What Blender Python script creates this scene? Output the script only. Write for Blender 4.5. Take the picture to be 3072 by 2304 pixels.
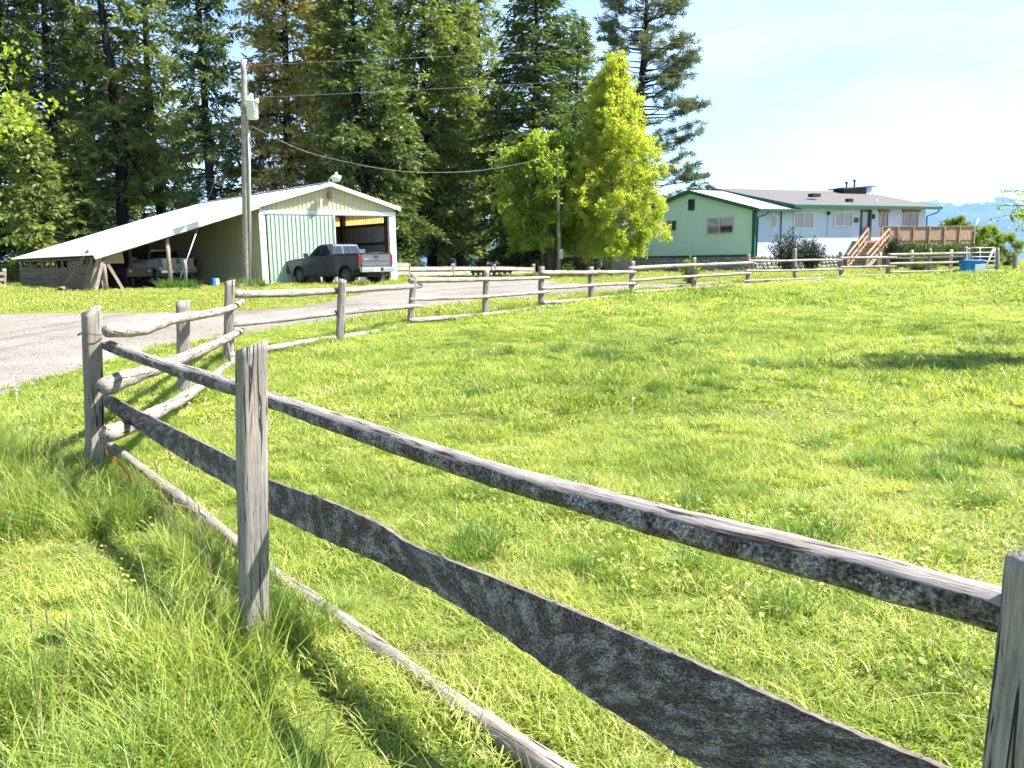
import bpy, bmesh, math, random
import numpy as np
from mathutils import Vector, Matrix, Euler

for o in list(bpy.data.objects):
    bpy.data.objects.remove(o, do_unlink=True)
scene = bpy.context.scene
COL = scene.collection
rnd = random.Random(7)
rng = np.random.default_rng(7)

# ------------------------------------------------------------------ camera
# photograph 3072 x 2304; focal length in photo pixels, horizon near row 775
FPX, CX, CY = 2411.0, 1536.0, 1152.0
EYE = Vector((0.0, 0.0, 1.6))
PITCH = math.radians(8.9)
ROLL = math.radians(-1.0)
cam_d = bpy.data.cameras.new("camera")
cam = bpy.data.objects.new("camera", cam_d)
COL.objects.link(cam)
cam.location = EYE
CAMROT = Matrix.Rotation(math.pi / 2 - PITCH, 3, 'X') @ Matrix.Rotation(ROLL, 3, 'Z')
cam.rotation_euler = CAMROT.to_euler()
cam_d.sensor_width = 36.0
cam_d.lens = 36.0 * FPX / 3072.0
cam_d.clip_start = 0.05
cam_d.clip_end = 40000
scene.camera = cam

# ------------------------------------------------------------------ light
SUN_EL = math.radians(52)
SUN_AZ = math.radians(-1)          # measured from +X towards +Y
SUN_DIR = Vector((math.cos(SUN_EL) * math.cos(SUN_AZ), math.cos(SUN_EL) * math.sin(SUN_AZ), math.sin(SUN_EL)))
sun_d = bpy.data.lights.new("sun", 'SUN')
sun_d.energy = 5.0
sun_d.angle = math.radians(0.5)
sun_d.color = (1.0, 0.955, 0.88)
sun = bpy.data.objects.new("sun", sun_d)
COL.objects.link(sun)
sun.location = (40, 0, 60)
sun.rotation_euler = SUN_DIR.to_track_quat('Z', 'Y').to_euler()

world = bpy.data.worlds.new("World")
scene.world = world
world.use_nodes = True
wn, wl = world.node_tree.nodes, world.node_tree.links
wn.clear()
w_out = wn.new('ShaderNodeOutputWorld')
w_bg = wn.new('ShaderNodeBackground')
w_sky = wn.new('ShaderNodeTexSky')
w_sky.sky_type = 'NISHITA'
w_sky.sun_disc = False
w_sky.sun_elevation = SUN_EL
w_sky.sun_rotation = math.pi / 2 - SUN_AZ
w_sky.altitude = 900
w_sky.air_density = 1.0
w_sky.dust_density = 1.0
w_sky.ozone_density = 2.0
# thin, even high cloud over the whole sky
w_co = wn.new('ShaderNodeTexCoord')
w_map = wn.new('ShaderNodeMapping')
w_map.inputs['Scale'].default_value = (1.1, 1.1, 5.0)
w_map.inputs['Location'].default_value = (0.37, 0.0, 0.1)
w_no = wn.new('ShaderNodeTexNoise')
w_no.inputs['Scale'].default_value = 2.2
w_no.inputs['Detail'].default_value = 6
w_no.inputs['Roughness'].default_value = 0.6
w_rp = wn.new('ShaderNodeValToRGB')
w_rp.color_ramp.elements[0].position = 0.40
w_rp.color_ramp.elements[1].position = 0.90
w_rp.color_ramp.elements[1].color = (0.3, 0.3, 0.3, 1)
w_mx = wn.new('ShaderNodeMixRGB')
w_mx.inputs[2].default_value = (8.6, 9.0, 9.6, 1)
wl.new(w_co.outputs['Generated'], w_map.inputs['Vector'])
wl.new(w_map.outputs['Vector'], w_no.inputs['Vector'])
wl.new(w_no.outputs['Fac'], w_rp.inputs['Fac'])
wl.new(w_rp.outputs['Color'], w_mx.inputs[0])
wl.new(w_sky.outputs['Color'], w_mx.inputs[1])
wl.new(w_mx.outputs['Color'], w_bg.inputs['Color'])
w_bg.inputs['Strength'].default_value = 0.085
wl.new(w_bg.outputs['Background'], w_out.inputs['Surface'])

vs = scene.view_settings
vs.view_transform = 'Standard'
vs.look = 'None'
vs.exposure = 1.9
vs.gamma = 1.0
vs.use_curve_mapping = False
scene.render.engine = 'CYCLES'
scene.cycles.use_denoising = True
scene.cycles.max_bounces = 5
scene.cycles.use_adaptive_sampling = True
scene.cycles.adaptive_threshold = 0.035
scene.cycles.diffuse_bounces = 3
scene.cycles.glossy_bounces = 3
scene.cycles.transmission_bounces = 4
scene.cycles.transparent_max_bounces = 8
scene.cycles.volume_bounces = 1
scene.render.film_transparent = False

# ------------------------------------------------------------------ helpers: where things stand
def ray(px, py):
    d = Vector(((px - CX) / FPX, -(py - CY) / FPX, -1.0))
    return CAMROT @ d

def at(px, py, y):
    """point seen at photo pixel (px, py) at forward distance y"""
    r = ray(px, py)
    return EYE + r * (y / r.y)

def sstep(a, b, x):
    t = min(1.0, max(0.0, (x - a) / (b - a)))
    return t * t * (3 - 2 * t)

def ground(x, y):
    z = 0.5 * sstep(8, 40, y)
    z -= 0.15 * (1 - sstep(6.2, 11, y)) + 0.08 * (1 - sstep(2.2, 3.6, y))
    z += 0.05 * math.sin(x * 0.21 + 1.0) * math.sin(y * 0.17) * sstep(2, 10, y) * (1 - sstep(30, 38, y))
    z -= 40 * sstep(84, 420, y) + 160 * sstep(400, 2500, y)
    z -= 6.0 * sstep(60, 260, abs(x))
    return z

def on_ground(px, py):
    r = ray(px, py)
    t = 5.0
    for _ in range(60):
        p = EYE + r * t
        err = p.z - ground(p.x, p.y)
        t += err / max(0.02, -r.z) * 0.7
        t = min(max(t, 0.5), 400)
    return EYE + r * t

def on_line(px, py, P, Q):
    """point seen at pixel on the vertical plane through plan points P, Q"""
    r = ray(px, py)
    dx, dy = Q[0] - P[0], Q[1] - P[1]
    # EYE.x + r.x t, r.y t  on line
    den = r.x * dy - r.y * dx
    t = ((P[0] - EYE.x) * dy - (P[1] - EYE.y) * dx) / den
    return EYE + r * t

def plan(px, y):
    """plan position (x, y) of a column of the photograph at the horizon row at distance y"""
    p = at(px, 775, y)
    return (p.x, y)

# ------------------------------------------------------------------ helpers: objects
ORG = {}
def tag(o, label=None, cat=None, group=None, kind=None):
    if label: o['label'] = label
    if cat: o['category'] = cat
    if group: o['group'] = group
    if kind: o['kind'] = kind
    return o

def thing(name, loc, label, cat, group=None):
    o = bpy.data.objects.new(name, None)
    o.empty_display_size = 0.2
    COL.objects.link(o)
    o.location = loc
    ORG[o.name] = Vector(loc)
    return tag(o, label, cat, group)

class MB:
    """collects geometry for ONE mesh; g = grain coordinates for wood"""
    def __init__(s):
        s.v, s.f, s.g, s.m = [], [], [], []
    def vert(s, p, g=None):
        s.v.append(tuple(p)); s.g.append(tuple(g) if g is not None else tuple(p))
        return len(s.v) - 1
    def face(s, idx, m=0):
        s.f.append(tuple(idx)); s.m.append(m)
    def quad(s, a, b, c, d, m=0):
        i = [s.vert(p) for p in (a, b, c, d)]
        s.face(i, m)
    def poly(s, pts, m=0):
        s.face([s.vert(p) for p in pts], m)
    def box(s, c, size, ax=None, m=0, grain=0):
        """c centre, size full extents, ax = 3 axis vectors"""
        c = Vector(c)
        ax = ax or (Vector((1, 0, 0)), Vector((0, 1, 0)), Vector((0, 0, 1)))
        h = [k / 2 for k in size]
        ids = []
        off = rnd.random() * 50
        for sx in (-1, 1):
            for sy in (-1, 1):
                for sz in (-1, 1):
                    p = c + ax[0] * (sx * h[0]) + ax[1] * (sy * h[1]) + ax[2] * (sz * h[2])
                    l = [sx * h[0], sy * h[1], sz * h[2]]
                    g = (l[grain] + off, l[(grain + 1) % 3] + off, l[(grain + 2) % 3])
                    ids.append(s.vert(p, g))
        a = ids
        for q in ((0, 1, 3, 2), (4, 6, 7, 5), (0, 4, 5, 1), (2, 3, 7, 6), (0, 2, 6, 4), (1, 5, 7, 3)):
            s.face([a[k] for k in q], m)
    def bar(s, p, q, w, h, up=(0, 0, 1), m=0):
        """box from p to q, w across, h in the up direction"""
        p, q = Vector(p), Vector(q)
        d = q - p; L = d.length; d.normalize()
        side = d.cross(Vector(up))
        if side.length < 1e-4: side = d.cross(Vector((1, 0, 0)))
        side.normalize(); u2 = side.cross(d)
        s.box((p + q) / 2, (L, w, h), (d, side, u2), m, 0)
    def tube(s, pts, rad, n=8, cap=True, m=0, noise=0.0, seed=0):
        pts = [Vector(p) for p in pts]
        if not hasattr(rad, '__len__'): rad = [rad] * len(pts)
        rr = random.Random(seed)
        ph = [(rr.uniform(0, 6.28), rr.uniform(0, 6.28), rr.uniform(0, 6.28), rr.uniform(0, 6.28)) for _ in range(3)]
        off = rr.uniform(0, 60)
        rings = []
        L = 0
        prev_side = None
        for i, p in enumerate(pts):
            t = (pts[min(i + 1, len(pts) - 1)] - pts[max(i - 1, 0)]).normalized()
            if i: L += (p - pts[i - 1]).length
            if prev_side is None:
                up = Vector((0, 0, 1)) if abs(t.z) < 0.9 else Vector((1, 0, 0))
                side = t.cross(up).normalized()
            else:
                side = (prev_side - t * prev_side.dot(t)).normalized()
            prev_side = side
            u = side.cross(t)
            ring = []
            for k in range(n):
                a = 2 * math.pi * k / n
                r = rad[i]
                if noise:
                    r *= 1 + noise * (0.5 * math.sin(3.1 * L + ph[0][0] + 2 * a) + 0.4 * math.sin(9 * L + ph[0][1] + 3 * a + ph[1][0])
                                      + 0.3 * math.sin(27 * L + ph[0][2] - 2 * a) + 0.25 * math.sin(6 * a + ph[1][1] + 2.0 * L) + 0.2 * rr.uniform(-1, 1))
                d = side * math.cos(a) + u * math.sin(a)
                ring.append(s.vert(p + d * r, (L + off, math.cos(a) * rad[i] + off, math.sin(a) * rad[i])))
            rings.append(ring)
        for i in range(len(rings) - 1):
            A, B = rings[i], rings[i + 1]
            for k in range(n):
                s.face((A[k], A[(k + 1) % n], B[(k + 1) % n], B[k]), m)
        if cap:
            s.face(list(reversed(rings[0])), m)
            s.face(rings[-1], m)
    def prism(s, pts, d, m=0):
        """polygon pts extruded by vector d"""
        d = Vector(d)
        a = [s.vert(Vector(p)) for p in pts]
        b = [s.vert(Vector(p) + d) for p in pts]
        n = len(pts)
        s.face(list(reversed(a)), m); s.face(b, m)
        for k in range(n):
            s.face((a[k], a[(k + 1) % n], b[(k + 1) % n], b[k]), m)
    def mesh(s, name, mats, smooth=False, org=None):
        me = bpy.data.meshes.new(name)
        v = np.array(s.v, dtype=np.float32)
        if org is not None: v = v - np.array(org, dtype=np.float32)
        me.from_pydata(v.tolist(), [], s.f)
        mats = mats if isinstance(mats, (list, tuple)) else [mats]
        for mm in mats: me.materials.append(mm)
        if len(mats) > 1:
            me.polygons.foreach_set('material_index', s.m)
        at_ = me.attributes.new('grain', 'FLOAT_VECTOR', 'POINT')
        at_.data.foreach_set('vector', np.array(s.g, dtype=np.float32).ravel())
        if smooth:
            me.polygons.foreach_set('use_smooth', [True] * len(me.polygons))
        bm = bmesh.new(); bm.from_mesh(me)
        bmesh.ops.recalc_face_normals(bm, faces=bm.faces)
        bm.to_mesh(me); bm.free()
        me.update()
        return me
    def build(s, name, mats, parent=None, smooth=False, loc=None, bevel=0.0):
        """world-space geometry -> object; origin at parent's (or loc)"""
        org = None
        if parent is not None: org = ORG.get(parent.name, Vector((0, 0, 0)))
        elif loc is not None: org = Vector(loc)
        me = s.mesh(name, mats, smooth, org)
        o = bpy.data.objects.new(name, me)
        COL.objects.link(o)
        if parent is not None:
            o.parent = parent
            ORG[o.name] = Vector(org)
        else:
            if loc is not None: o.location = loc
            ORG[o.name] = Vector(loc) if loc is not None else Vector((0, 0, 0))
        if bevel:
            md = o.modifiers.new('bevel', 'BEVEL'); md.width = bevel; md.segments = 2; md.limit_method = 'ANGLE'
        return o

def copy_tree(o, parent=None):
    c = o.copy(); COL.objects.link(c); c.parent = parent
    for ch in list(o.children):
        copy_tree(ch, c)
    return c
# ------------------------------------------------------------------ materials
MATS = {}
def new_mat(name):
    m = bpy.data.materials.new(name); m.use_nodes = True
    nt = m.node_tree; nt.nodes.clear()
    out = nt.nodes.new('ShaderNodeOutputMaterial')
    MATS[name] = m
    return m, nt, out

def N(nt, t, **kw):
    n = nt.nodes.new(t)
    for k, v in kw.items():
        if k in n.inputs: n.inputs[k].default_value = v
        else: setattr(n, k, v)
    return n

def ramp(nt, stops):
    r = nt.nodes.new('ShaderNodeValToRGB')
    e = r.color_ramp.elements
    while len(e) < len(stops): e.new(0.5)
    for k, (p, c) in enumerate(stops):
        e[k].position = p
        e[k].color = (c[0], c[1], c[2], 1) if hasattr(c, '__len__') else (c, c, c, 1)
    return r

def mixc(nt, fac, a, b, mode='MIX'):
    n = nt.nodes.new('ShaderNodeMixRGB'); n.blend_type = mode
    for k, val in ((0, fac), (1, a), (2, b)):
        if hasattr(val, 'is_output'): nt.links.new(val, n.inputs[k])
        elif k == 0: n.inputs[0].default_value = val
        else: n.inputs[k].default_value = (val[0], val[1], val[2], 1)
    return n.outputs[0]

def math_(nt, op, a, b=0.0, clamp=False):
    n = nt.nodes.new('ShaderNodeMath'); n.operation = op; n.use_clamp = clamp
    for k, val in ((0, a), (1, b)):
        if hasattr(val, 'is_output'): nt.links.new(val, n.inputs[k])
        else: n.inputs[k].default_value = val
    return n.outputs[0]

def noise(nt, vec, scale, detail=4, rough=0.55, dist=0.0):
    n = nt.nodes.new('ShaderNodeTexNoise')
    n.inputs['Scale'].default_value = scale; n.inputs['Detail'].default_value = detail
    n.inputs['Roughness'].default_value = rough; n.inputs['Distortion'].default_value = dist
    if vec is not None: nt.links.new(vec, n.inputs['Vector'])
    return n.outputs['Fac']

def mapping(nt, vec, scale=(1, 1, 1), loc=(0, 0, 0)):
    n = nt.nodes.new('ShaderNodeMapping')
    n.inputs['Scale'].default_value = scale; n.inputs['Location'].default_value = loc
    nt.links.new(vec, n.inputs['Vector'])
    return n.outputs[0]

def attr(nt, name, typ='GEOMETRY'):
    n = nt.nodes.new('ShaderNodeAttribute'); n.attribute_name = name; n.attribute_type = typ
    return n

def geo(nt): return nt.nodes.new('ShaderNodeNewGeometry')

def principled(nt, out, color, rough=0.7, metal=0.0, spec=0.3, bump=None, bstr=0.3, bdist=0.01):
    p = nt.nodes.new('ShaderNodeBsdfPrincipled')
    if hasattr(color, 'is_output'): nt.links.new(color, p.inputs['Base Color'])
    else: p.inputs['Base Color'].default_value = (color[0], color[1], color[2], 1)
    if hasattr(rough, 'is_output'): nt.links.new(rough, p.inputs['Roughness'])
    else: p.inputs['Roughness'].default_value = rough
    p.inputs['Metallic'].default_value = metal
    p.inputs['Specular IOR Level'].default_value = spec
    if bump is not None:
        b = nt.nodes.new('ShaderNodeBump')
        b.inputs['Strength'].default_value = bstr; b.inputs['Distance'].default_value = bdist
        nt.links.new(bump, b.inputs['Height']); nt.links.new(b.outputs[0], p.inputs['Normal'])
    nt.links.new(p.outputs[0], out.inputs['Surface'])
    return p

def plain(name, c, rough=0.6, metal=0.0, spec=0.3, var=0.12, scale=3.0, bump=0.0):
    """painted or plain surface with slight dirt and unevenness"""
    m, nt, out = new_mat(name)
    g = geo(nt)
    n1 = noise(nt, g.outputs['Position'], scale, 5)
    n2 = noise(nt, g.outputs['Position'], scale * 9, 4)
    s = math_(nt, 'ADD', math_(nt, 'MULTIPLY', n1, 0.65), math_(nt, 'MULTIPLY', n2, 0.35))
    r = ramp(nt, [(0.3, tuple(k * (1 - var) for k in c)), (0.7, tuple(min(1, k * (1 + var)) for k in c))])
    nt.links.new(s, r.inputs[0])
    principled(nt, out, r.outputs[0], rough, metal, spec, n2 if bump else None, bump or 0.1, 0.01)
    return m

def wood(name, light, dark, crack=(0.03, 0.027, 0.025), lichen=0.0, lichen_top=0.2, warm=0.0, rough=0.85):
    """weathered wood; grain along x of the 'grain' attribute. lichen = crust cover on the sides"""
    light, dark = tuple(k * 0.86 for k in light), tuple(k * 0.86 for k in dark)
    m, nt, out = new_mat(name)
    a = attr(nt, 'grain').outputs['Vector']
    g = geo(nt)
    v1 = mapping(nt, a, (5.0, 95, 95)); v2 = mapping(nt, a, (2.4, 48, 48)); v3 = mapping(nt, a, (24, 260, 260))
    n1 = noise(nt, v1, 1.0, 5, 0.6, 0.4); n2 = noise(nt, v2, 1.0, 4, 0.6, 0.8); n3 = noise(nt, v3, 1.0, 3)
    nb = noise(nt, a, 3.0, 4)
    r = ramp(nt, [(0.38, dark), (0.60, light)])
    nt.links.new(math_(nt, 'ADD', math_(nt, 'MULTIPLY', n1, 0.7), math_(nt, 'MULTIPLY', n3, 0.3)), r.inputs[0])
    col = r.outputs[0]
    tint = ramp(nt, [(0.35, (0.72, 0.70, 0.68)), (0.7, (1.12, 1.07, 1.0))])
    nt.links.new(nb, tint.inputs[0])
    col = mixc(nt, 1.0, col, tint.outputs[0], 'MULTIPLY')
    if warm:
        wr = ramp(nt, [(0.5, 0.0), (0.68, warm)]); nt.links.new(noise(nt, mapping(nt, a, (2.0, 9, 9), (7, 3, 1)), 1.0, 4), wr.inputs[0])
        col = mixc(nt, wr.outputs[0], col, (0.30, 0.17, 0.085))
    cr = ramp(nt, [(0.37, 1.0), (0.405, 0.0)]); nt.links.new(n2, cr.inputs[0])
    col = mixc(nt, cr.outputs[0], col, crack)
    hgt = math_(nt, 'SUBTRACT', math_(nt, 'ADD', math_(nt, 'MULTIPLY', n1, 0.6), math_(nt, 'MULTIPLY', n3, 0.3)), cr.outputs[0])
    if lichen:
        # crusty lichen and old bark: on the sides, ragged at the upper edge
        sep = nt.nodes.new('ShaderNodeSeparateXYZ'); nt.links.new(g.outputs['Normal'], sep.inputs[0])
        nl = noise(nt, mapping(nt, a, (14, 26, 26)), 1.0, 6, 0.75)
        side = ramp(nt, [(0.52, 1.0), (0.92, lichen_top)]); nt.links.new(math_(nt, 'MULTIPLY', math_(nt, 'ADD', sep.outputs[2], 0.35), 0.74, True), side.inputs[0])
        cov = math_(nt, 'ADD', math_(nt, 'MULTIPLY', side.outputs[0], lichen), math_(nt, 'SUBTRACT', nl, 0.5))
        cm = ramp(nt, [(0.47, 0.0), (0.53, 1.0)]); nt.links.new(cov, cm.inputs[0])
        nf = noise(nt, a, 85, 6, 0.8)
        nm = noise(nt, a, 38, 6, 0.72)
        nw = noise(nt, a, 9, 5, 0.6)
        bc = ramp(nt, [(0.42, (0.026, 0.019, 0.016)), (0.50, (0.095, 0.075, 0.064)), (0.58, (0.20, 0.175, 0.157))]); nt.links.new(nf, bc.inputs[0])
        g1 = ramp(nt, [(0.47, 0.0), (0.57, 1.0)]); nt.links.new(math_(nt, 'ADD', math_(nt, 'MULTIPLY', nm, 0.5), math_(nt, 'MULTIPLY', nw, 0.5)), g1.inputs[0])
        gc = ramp(nt, [(0.42, (0.11, 0.10, 0.093)), (0.50, (0.26, 0.245, 0.235)), (0.58, (0.45, 0.435, 0.42))]); nt.links.new(nf, gc.inputs[0])
        lcol = mixc(nt, math_(nt, 'MULTIPLY', g1.outputs[0], 0.85), bc.outputs[0], gc.outputs[0])
        vo = nt.nodes.new('ShaderNodeTexVoronoi'); vo.inputs['Scale'].default_value = 190; nt.links.new(a, vo.inputs['Vector'])
        vs_ = nt.nodes.new('ShaderNodeSeparateColor'); nt.links.new(vo.outputs['Color'], vs_.inputs[0])
        sp = ramp(nt, [(0.98, 0.0), (1.02, 0.8)]); nt.links.new(math_(nt, 'ADD', math_(nt, 'MULTIPLY', vs_.outputs[0], 0.55), math_(nt, 'MULTIPLY', nw, 0.9)), sp.inputs[0])
        class _o: pass
        lc = _o(); lc.outputs = [mixc(nt, sp.outputs[0], lcol, (0.55, 0.55, 0.53))]
        col = mixc(nt, cm.outputs[0], col, lc.outputs[0])
        # a little yellow lichen
        ny = ramp(nt, [(0.70, 0.0), (0.74, 0.9)]); nt.links.new(noise(nt, mapping(nt, a, (5, 9, 9), (3, 3, 3)), 1.0, 5, 0.7), ny.inputs[0])
        col = mixc(nt, ny.outputs[0], col, (0.42, 0.36, 0.10))
        hgt = math_(nt, 'ADD', hgt, math_(nt, 'MULTIPLY', cm.outputs[0], math_(nt, 'MULTIPLY', nf, 2.6)))
    principled(nt, out, col, rough, 0, 0.15, hgt, 0.75, 0.006)
    return m

def leaf(name, c1, c2, c3=None, trans=0.35, scale=0.7, rough=0.6, spread=0.25, spec=0.25):
    """foliage: colour varies in clumps, from leaf to leaf and from plant to plant"""
    m, nt, out = new_mat(name)
    g = geo(nt)
    oi = nt.nodes.new('ShaderNodeObjectInfo')
    n1 = noise(nt, g.outputs['Position'], scale, 3)
    rp = geo(nt).outputs['Random Per Island']
    s = math_(nt, 'ADD', math_(nt, 'MULTIPLY', n1, 0.75), math_(nt, 'MULTIPLY', rp, spread))
    s = math_(nt, 'ADD', s, math_(nt, 'MULTIPLY', math_(nt, 'SUBTRACT', oi.outputs['Random'], 0.5), 0.16))
    c1, c2, c3 = [tuple(k * 0.80 for k in c) if c else None for c in (c1, c2, c3)]
    st = [(0.28, c1), (0.62, c2)]
    if c3: st.append((0.82, c3))
    r = ramp(nt, st); nt.links.new(s, r.inputs[0])
    p = nt.nodes.new('ShaderNodeBsdfPrincipled')
    nt.links.new(r.outputs[0], p.inputs['Base Color'])
    p.inputs['Roughness'].default_value = rough; p.inputs['Specular IOR Level'].default_value = spec
    t = nt.nodes.new('ShaderNodeBsdfTranslucent')
    tc = mixc(nt, 1.0, r.outputs[0], (1.25, 1.25, 0.55), 'MULTIPLY')
    nt.links.new(tc, t.inputs['Color'])
    mx = nt.nodes.new('ShaderNodeMixShader'); mx.inputs[0].default_value = trans
    nt.links.new(p.outputs[0], mx.inputs[1]); nt.links.new(t.outputs[0], mx.inputs[2])
    nt.links.new(mx.outputs[0], out.inputs['Surface'])
    return m

def glass(name, c=(0.02, 0.03, 0.04), rough=0.04):
    m, nt, out = new_mat(name)
    p = principled(nt, out, c, rough, 0.0, 0.9)
    p.inputs['IOR'].default_value = 1.5
    return m

M = MATS
wood('rail_bark', (0.42, 0.395, 0.375), (0.19, 0.175, 0.168), lichen=0.66, lichen_top=0.08)
wood('board_lichen', (0.25, 0.225, 0.205), (0.11, 0.095, 0.085), lichen=0.60, lichen_top=0.25)
wood('rail_grey', (0.42, 0.385, 0.36), (0.19, 0.17, 0.16), lichen=0.22, lichen_top=0.0, warm=0.25)
wood('rail_pale', (0.50, 0.46, 0.42), (0.25, 0.22, 0.20), lichen=0.40, lichen_top=0.05, warm=0.25)
wood('post_grey', (0.38, 0.36, 0.34), (0.19, 0.178, 0.168), lichen=0.2, lichen_top=0.3, warm=0.2)
wood('pole_wood', (0.46, 0.43, 0.39), (0.28, 0.255, 0.23))
wood('shed_board', (0.22, 0.185, 0.14), (0.09, 0.075, 0.06), warm=0.4)
wood('shed_post', (0.42, 0.37, 0.30), (0.2, 0.17, 0.14), warm=0.3)
wood('deck_wood', (0.52, 0.36, 0.27), (0.38, 0.25, 0.18), crack=(0.12, 0.06, 0.04), warm=0.3)
wood('white_rail', (0.72, 0.70, 0.66), (0.42, 0.40, 0.37))
wood('bark_dark', (0.035, 0.028, 0.025), (0.012, 0.010, 0.009))
wood('bark_grey', (0.20, 0.175, 0.15), (0.07, 0.06, 0.05))
wood('bark_birch', (0.42, 0.38, 0.32), (0.14, 0.12, 0.10))
wood('dead_twig', (0.38, 0.32, 0.26), (0.2, 0.16, 0.13))

leaf('needles_dark', (0.0412, 0.0761, 0.0254), (0.1586, 0.2220, 0.0555), (0.3172, 0.3727, 0.0952), 0.3, 0.55)
leaf('needles_mid', (0.0714, 0.1110, 0.0317), (0.2538, 0.3172, 0.0714), (0.4758, 0.5075, 0.1269), 0.35, 0.5)
leaf('needles_olive', (0.1348, 0.1301, 0.0412), (0.3806, 0.3489, 0.1031), (0.6027, 0.5392, 0.1903), 0.35, 0.5)
leaf('needles_pine', (0.0732, 0.0976, 0.0488), (0.1952, 0.2257, 0.1037), (0.3172, 0.3416, 0.1586), 0.25, 0.6)
leaf('birch_leaf', (0.38, 0.45, 0.06), (0.61, 0.67, 0.125), (0.76, 0.79, 0.28), 0.6, 0.9)
leaf('maple_leaf', (0.20, 0.30, 0.03), (0.40, 0.51, 0.075), (0.57, 0.65, 0.17), 0.5, 0.8)
leaf('shrub_leaf', (0.018, 0.032, 0.014), (0.05, 0.075, 0.028), (0.11, 0.13, 0.06), 0.2, 2.5)
leaf('hedge_leaf', (0.05, 0.085, 0.015), (0.11, 0.16, 0.025), (0.17, 0.22, 0.04), 0.3, 1.2)
leaf('yard_leaf', (0.13, 0.20, 0.02), (0.25, 0.33, 0.03), (0.33, 0.40, 0.05), 0.4, 1.0)
leaf('iris_leaf', (0.06, 0.14, 0.025), (0.13, 0.25, 0.045), (0.22, 0.34, 0.06), 0.3, 4.0)

plain('white_trim', (0.62, 0.63, 0.65), 0.5, var=0.05)
plain('cream_metal', (0.50, 0.46, 0.29), 0.5, var=0.05)
plain('mint_metal', (0.34, 0.44, 0.345), 0.5, var=0.05)
plain('roof_metal', (0.50, 0.50, 0.53), 0.45, 0.0, 0.5, var=0.06, scale=1.2)
plain('inner_metal', (0.33, 0.34, 0.31), 0.6, var=0.1)
plain('red_steel', (0.10, 0.022, 0.015), 0.6, var=0.2)
plain('appliance', (0.62, 0.62, 0.58), 0.4, var=0.05)
plain('dark_clutter', (0.035, 0.03, 0.03), 0.8, var=0.4)
plain('dirt_floor', (0.10, 0.085, 0.065), 0.95, var=0.25)
plain('house_green', (0.46, 0.60, 0.545), 0.7, var=0.04, scale=1.0)
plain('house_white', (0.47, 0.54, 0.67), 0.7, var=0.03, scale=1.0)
plain('trim_green', (0.010, 0.085, 0.055), 0.5, var=0.1)
plain('shingle', (0.10, 0.096, 0.095), 0.9, var=0.12, scale=6.0)
plain('metal_light', (0.36, 0.355, 0.37), 0.5, var=0.06, scale=2)
plain('garage_panel', (0.46, 0.47, 0.40), 0.6, var=0.05)
plain('frame_white', (0.72, 0.70, 0.68), 0.5, var=0.04)
plain('frame_tan', (0.5, 0.42, 0.32), 0.5, var=0.05)
plain('chimney_red', (0.05, 0.02, 0.022), 0.7, var=0.2)
plain('header_brown', (0.28, 0.12, 0.07), 0.6, var=0.1)
plain('stone_light', (0.46, 0.43, 0.39), 0.9, var=0.3, scale=5)
plain('stone_dark', (0.30, 0.28, 0.27), 0.9, var=0.35, scale=5)
plain('mortar', (0.26, 0.25, 0.23), 0.95, var=0.15)
plain('curtain', (0.62, 0.52, 0.60), 0.8, var=0.12, scale=5)
plain('galv', (0.34, 0.355, 0.37), 0.4, 0.35, 0.5, var=0.1)
plain('transformer_grey', (0.62, 0.63, 0.63), 0.45, var=0.05)
plain('insulator', (0.25, 0.07, 0.05), 0.3, var=0.1)
plain('cable', (0.03, 0.03, 0.035), 0.5, var=0.1)
plain('wire_grey', (0.36, 0.37, 0.38), 0.5, var=0.1)
plain('pvc_grey', (0.48, 0.47, 0.48), 0.5, var=0.05)
plain('white_plastic', (0.75, 0.75, 0.74), 0.4, var=0.04)
plain('blue_plastic', (0.018, 0.20, 0.62), 0.4, var=0.1)
plain('red_twine', (0.55, 0.03, 0.03), 0.7, var=0.2, scale=30)
plain('rust_sheet', (0.35, 0.14, 0.075), 0.8, var=0.35, scale=4)
plain('old_iron', (0.07, 0.05, 0.045), 0.8, var=0.4, scale=6)
plain('rim_dark', (0.10, 0.10, 0.11), 0.4, 0.6, 0.5, var=0.1)
plain('implement_red', (0.06, 0.012, 0.014), 0.6, var=0.2)
plain('tyre', (0.018, 0.018, 0.019), 0.9, var=0.2)
plain('chrome', (0.55, 0.56, 0.58), 0.22, 0.9, 0.5, var=0.05)
plain('black_trim', (0.015, 0.015, 0.017), 0.5, var=0.1)
plain('plate', (0.62, 0.50, 0.50), 0.4, var=0.12, scale=20)
plain('emblem', (0.05, 0.08, 0.16), 0.3, var=0.1)
plain('yard_lamp_glass', (0.72, 0.74, 0.75), 0.2, var=0.03)
plain('soil_brown', (0.14, 0.09, 0.06), 0.95, var=0.3, scale=8)
plain('tail_red', (0.11, 0.010, 0.012), 0.2, 0, 0.6, var=0.05)
plain('flower_white', (0.75, 0.75, 0.72), 0.8, var=0.05)
plain('dry_stalk', (0.42, 0.35, 0.20), 0.8, var=0.25, scale=20)
plain('seed_brown', (0.15, 0.11, 0.07), 0.9, var=0.3, scale=20)
plain('beige_panel', (0.5, 0.42, 0.26), 0.7, var=0.12)
glass('window_glass'); glass('car_glass', (0.015, 0.02, 0.03), 0.02)
glass('pane_pale', (0.16, 0.15, 0.2), 0.06)

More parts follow.
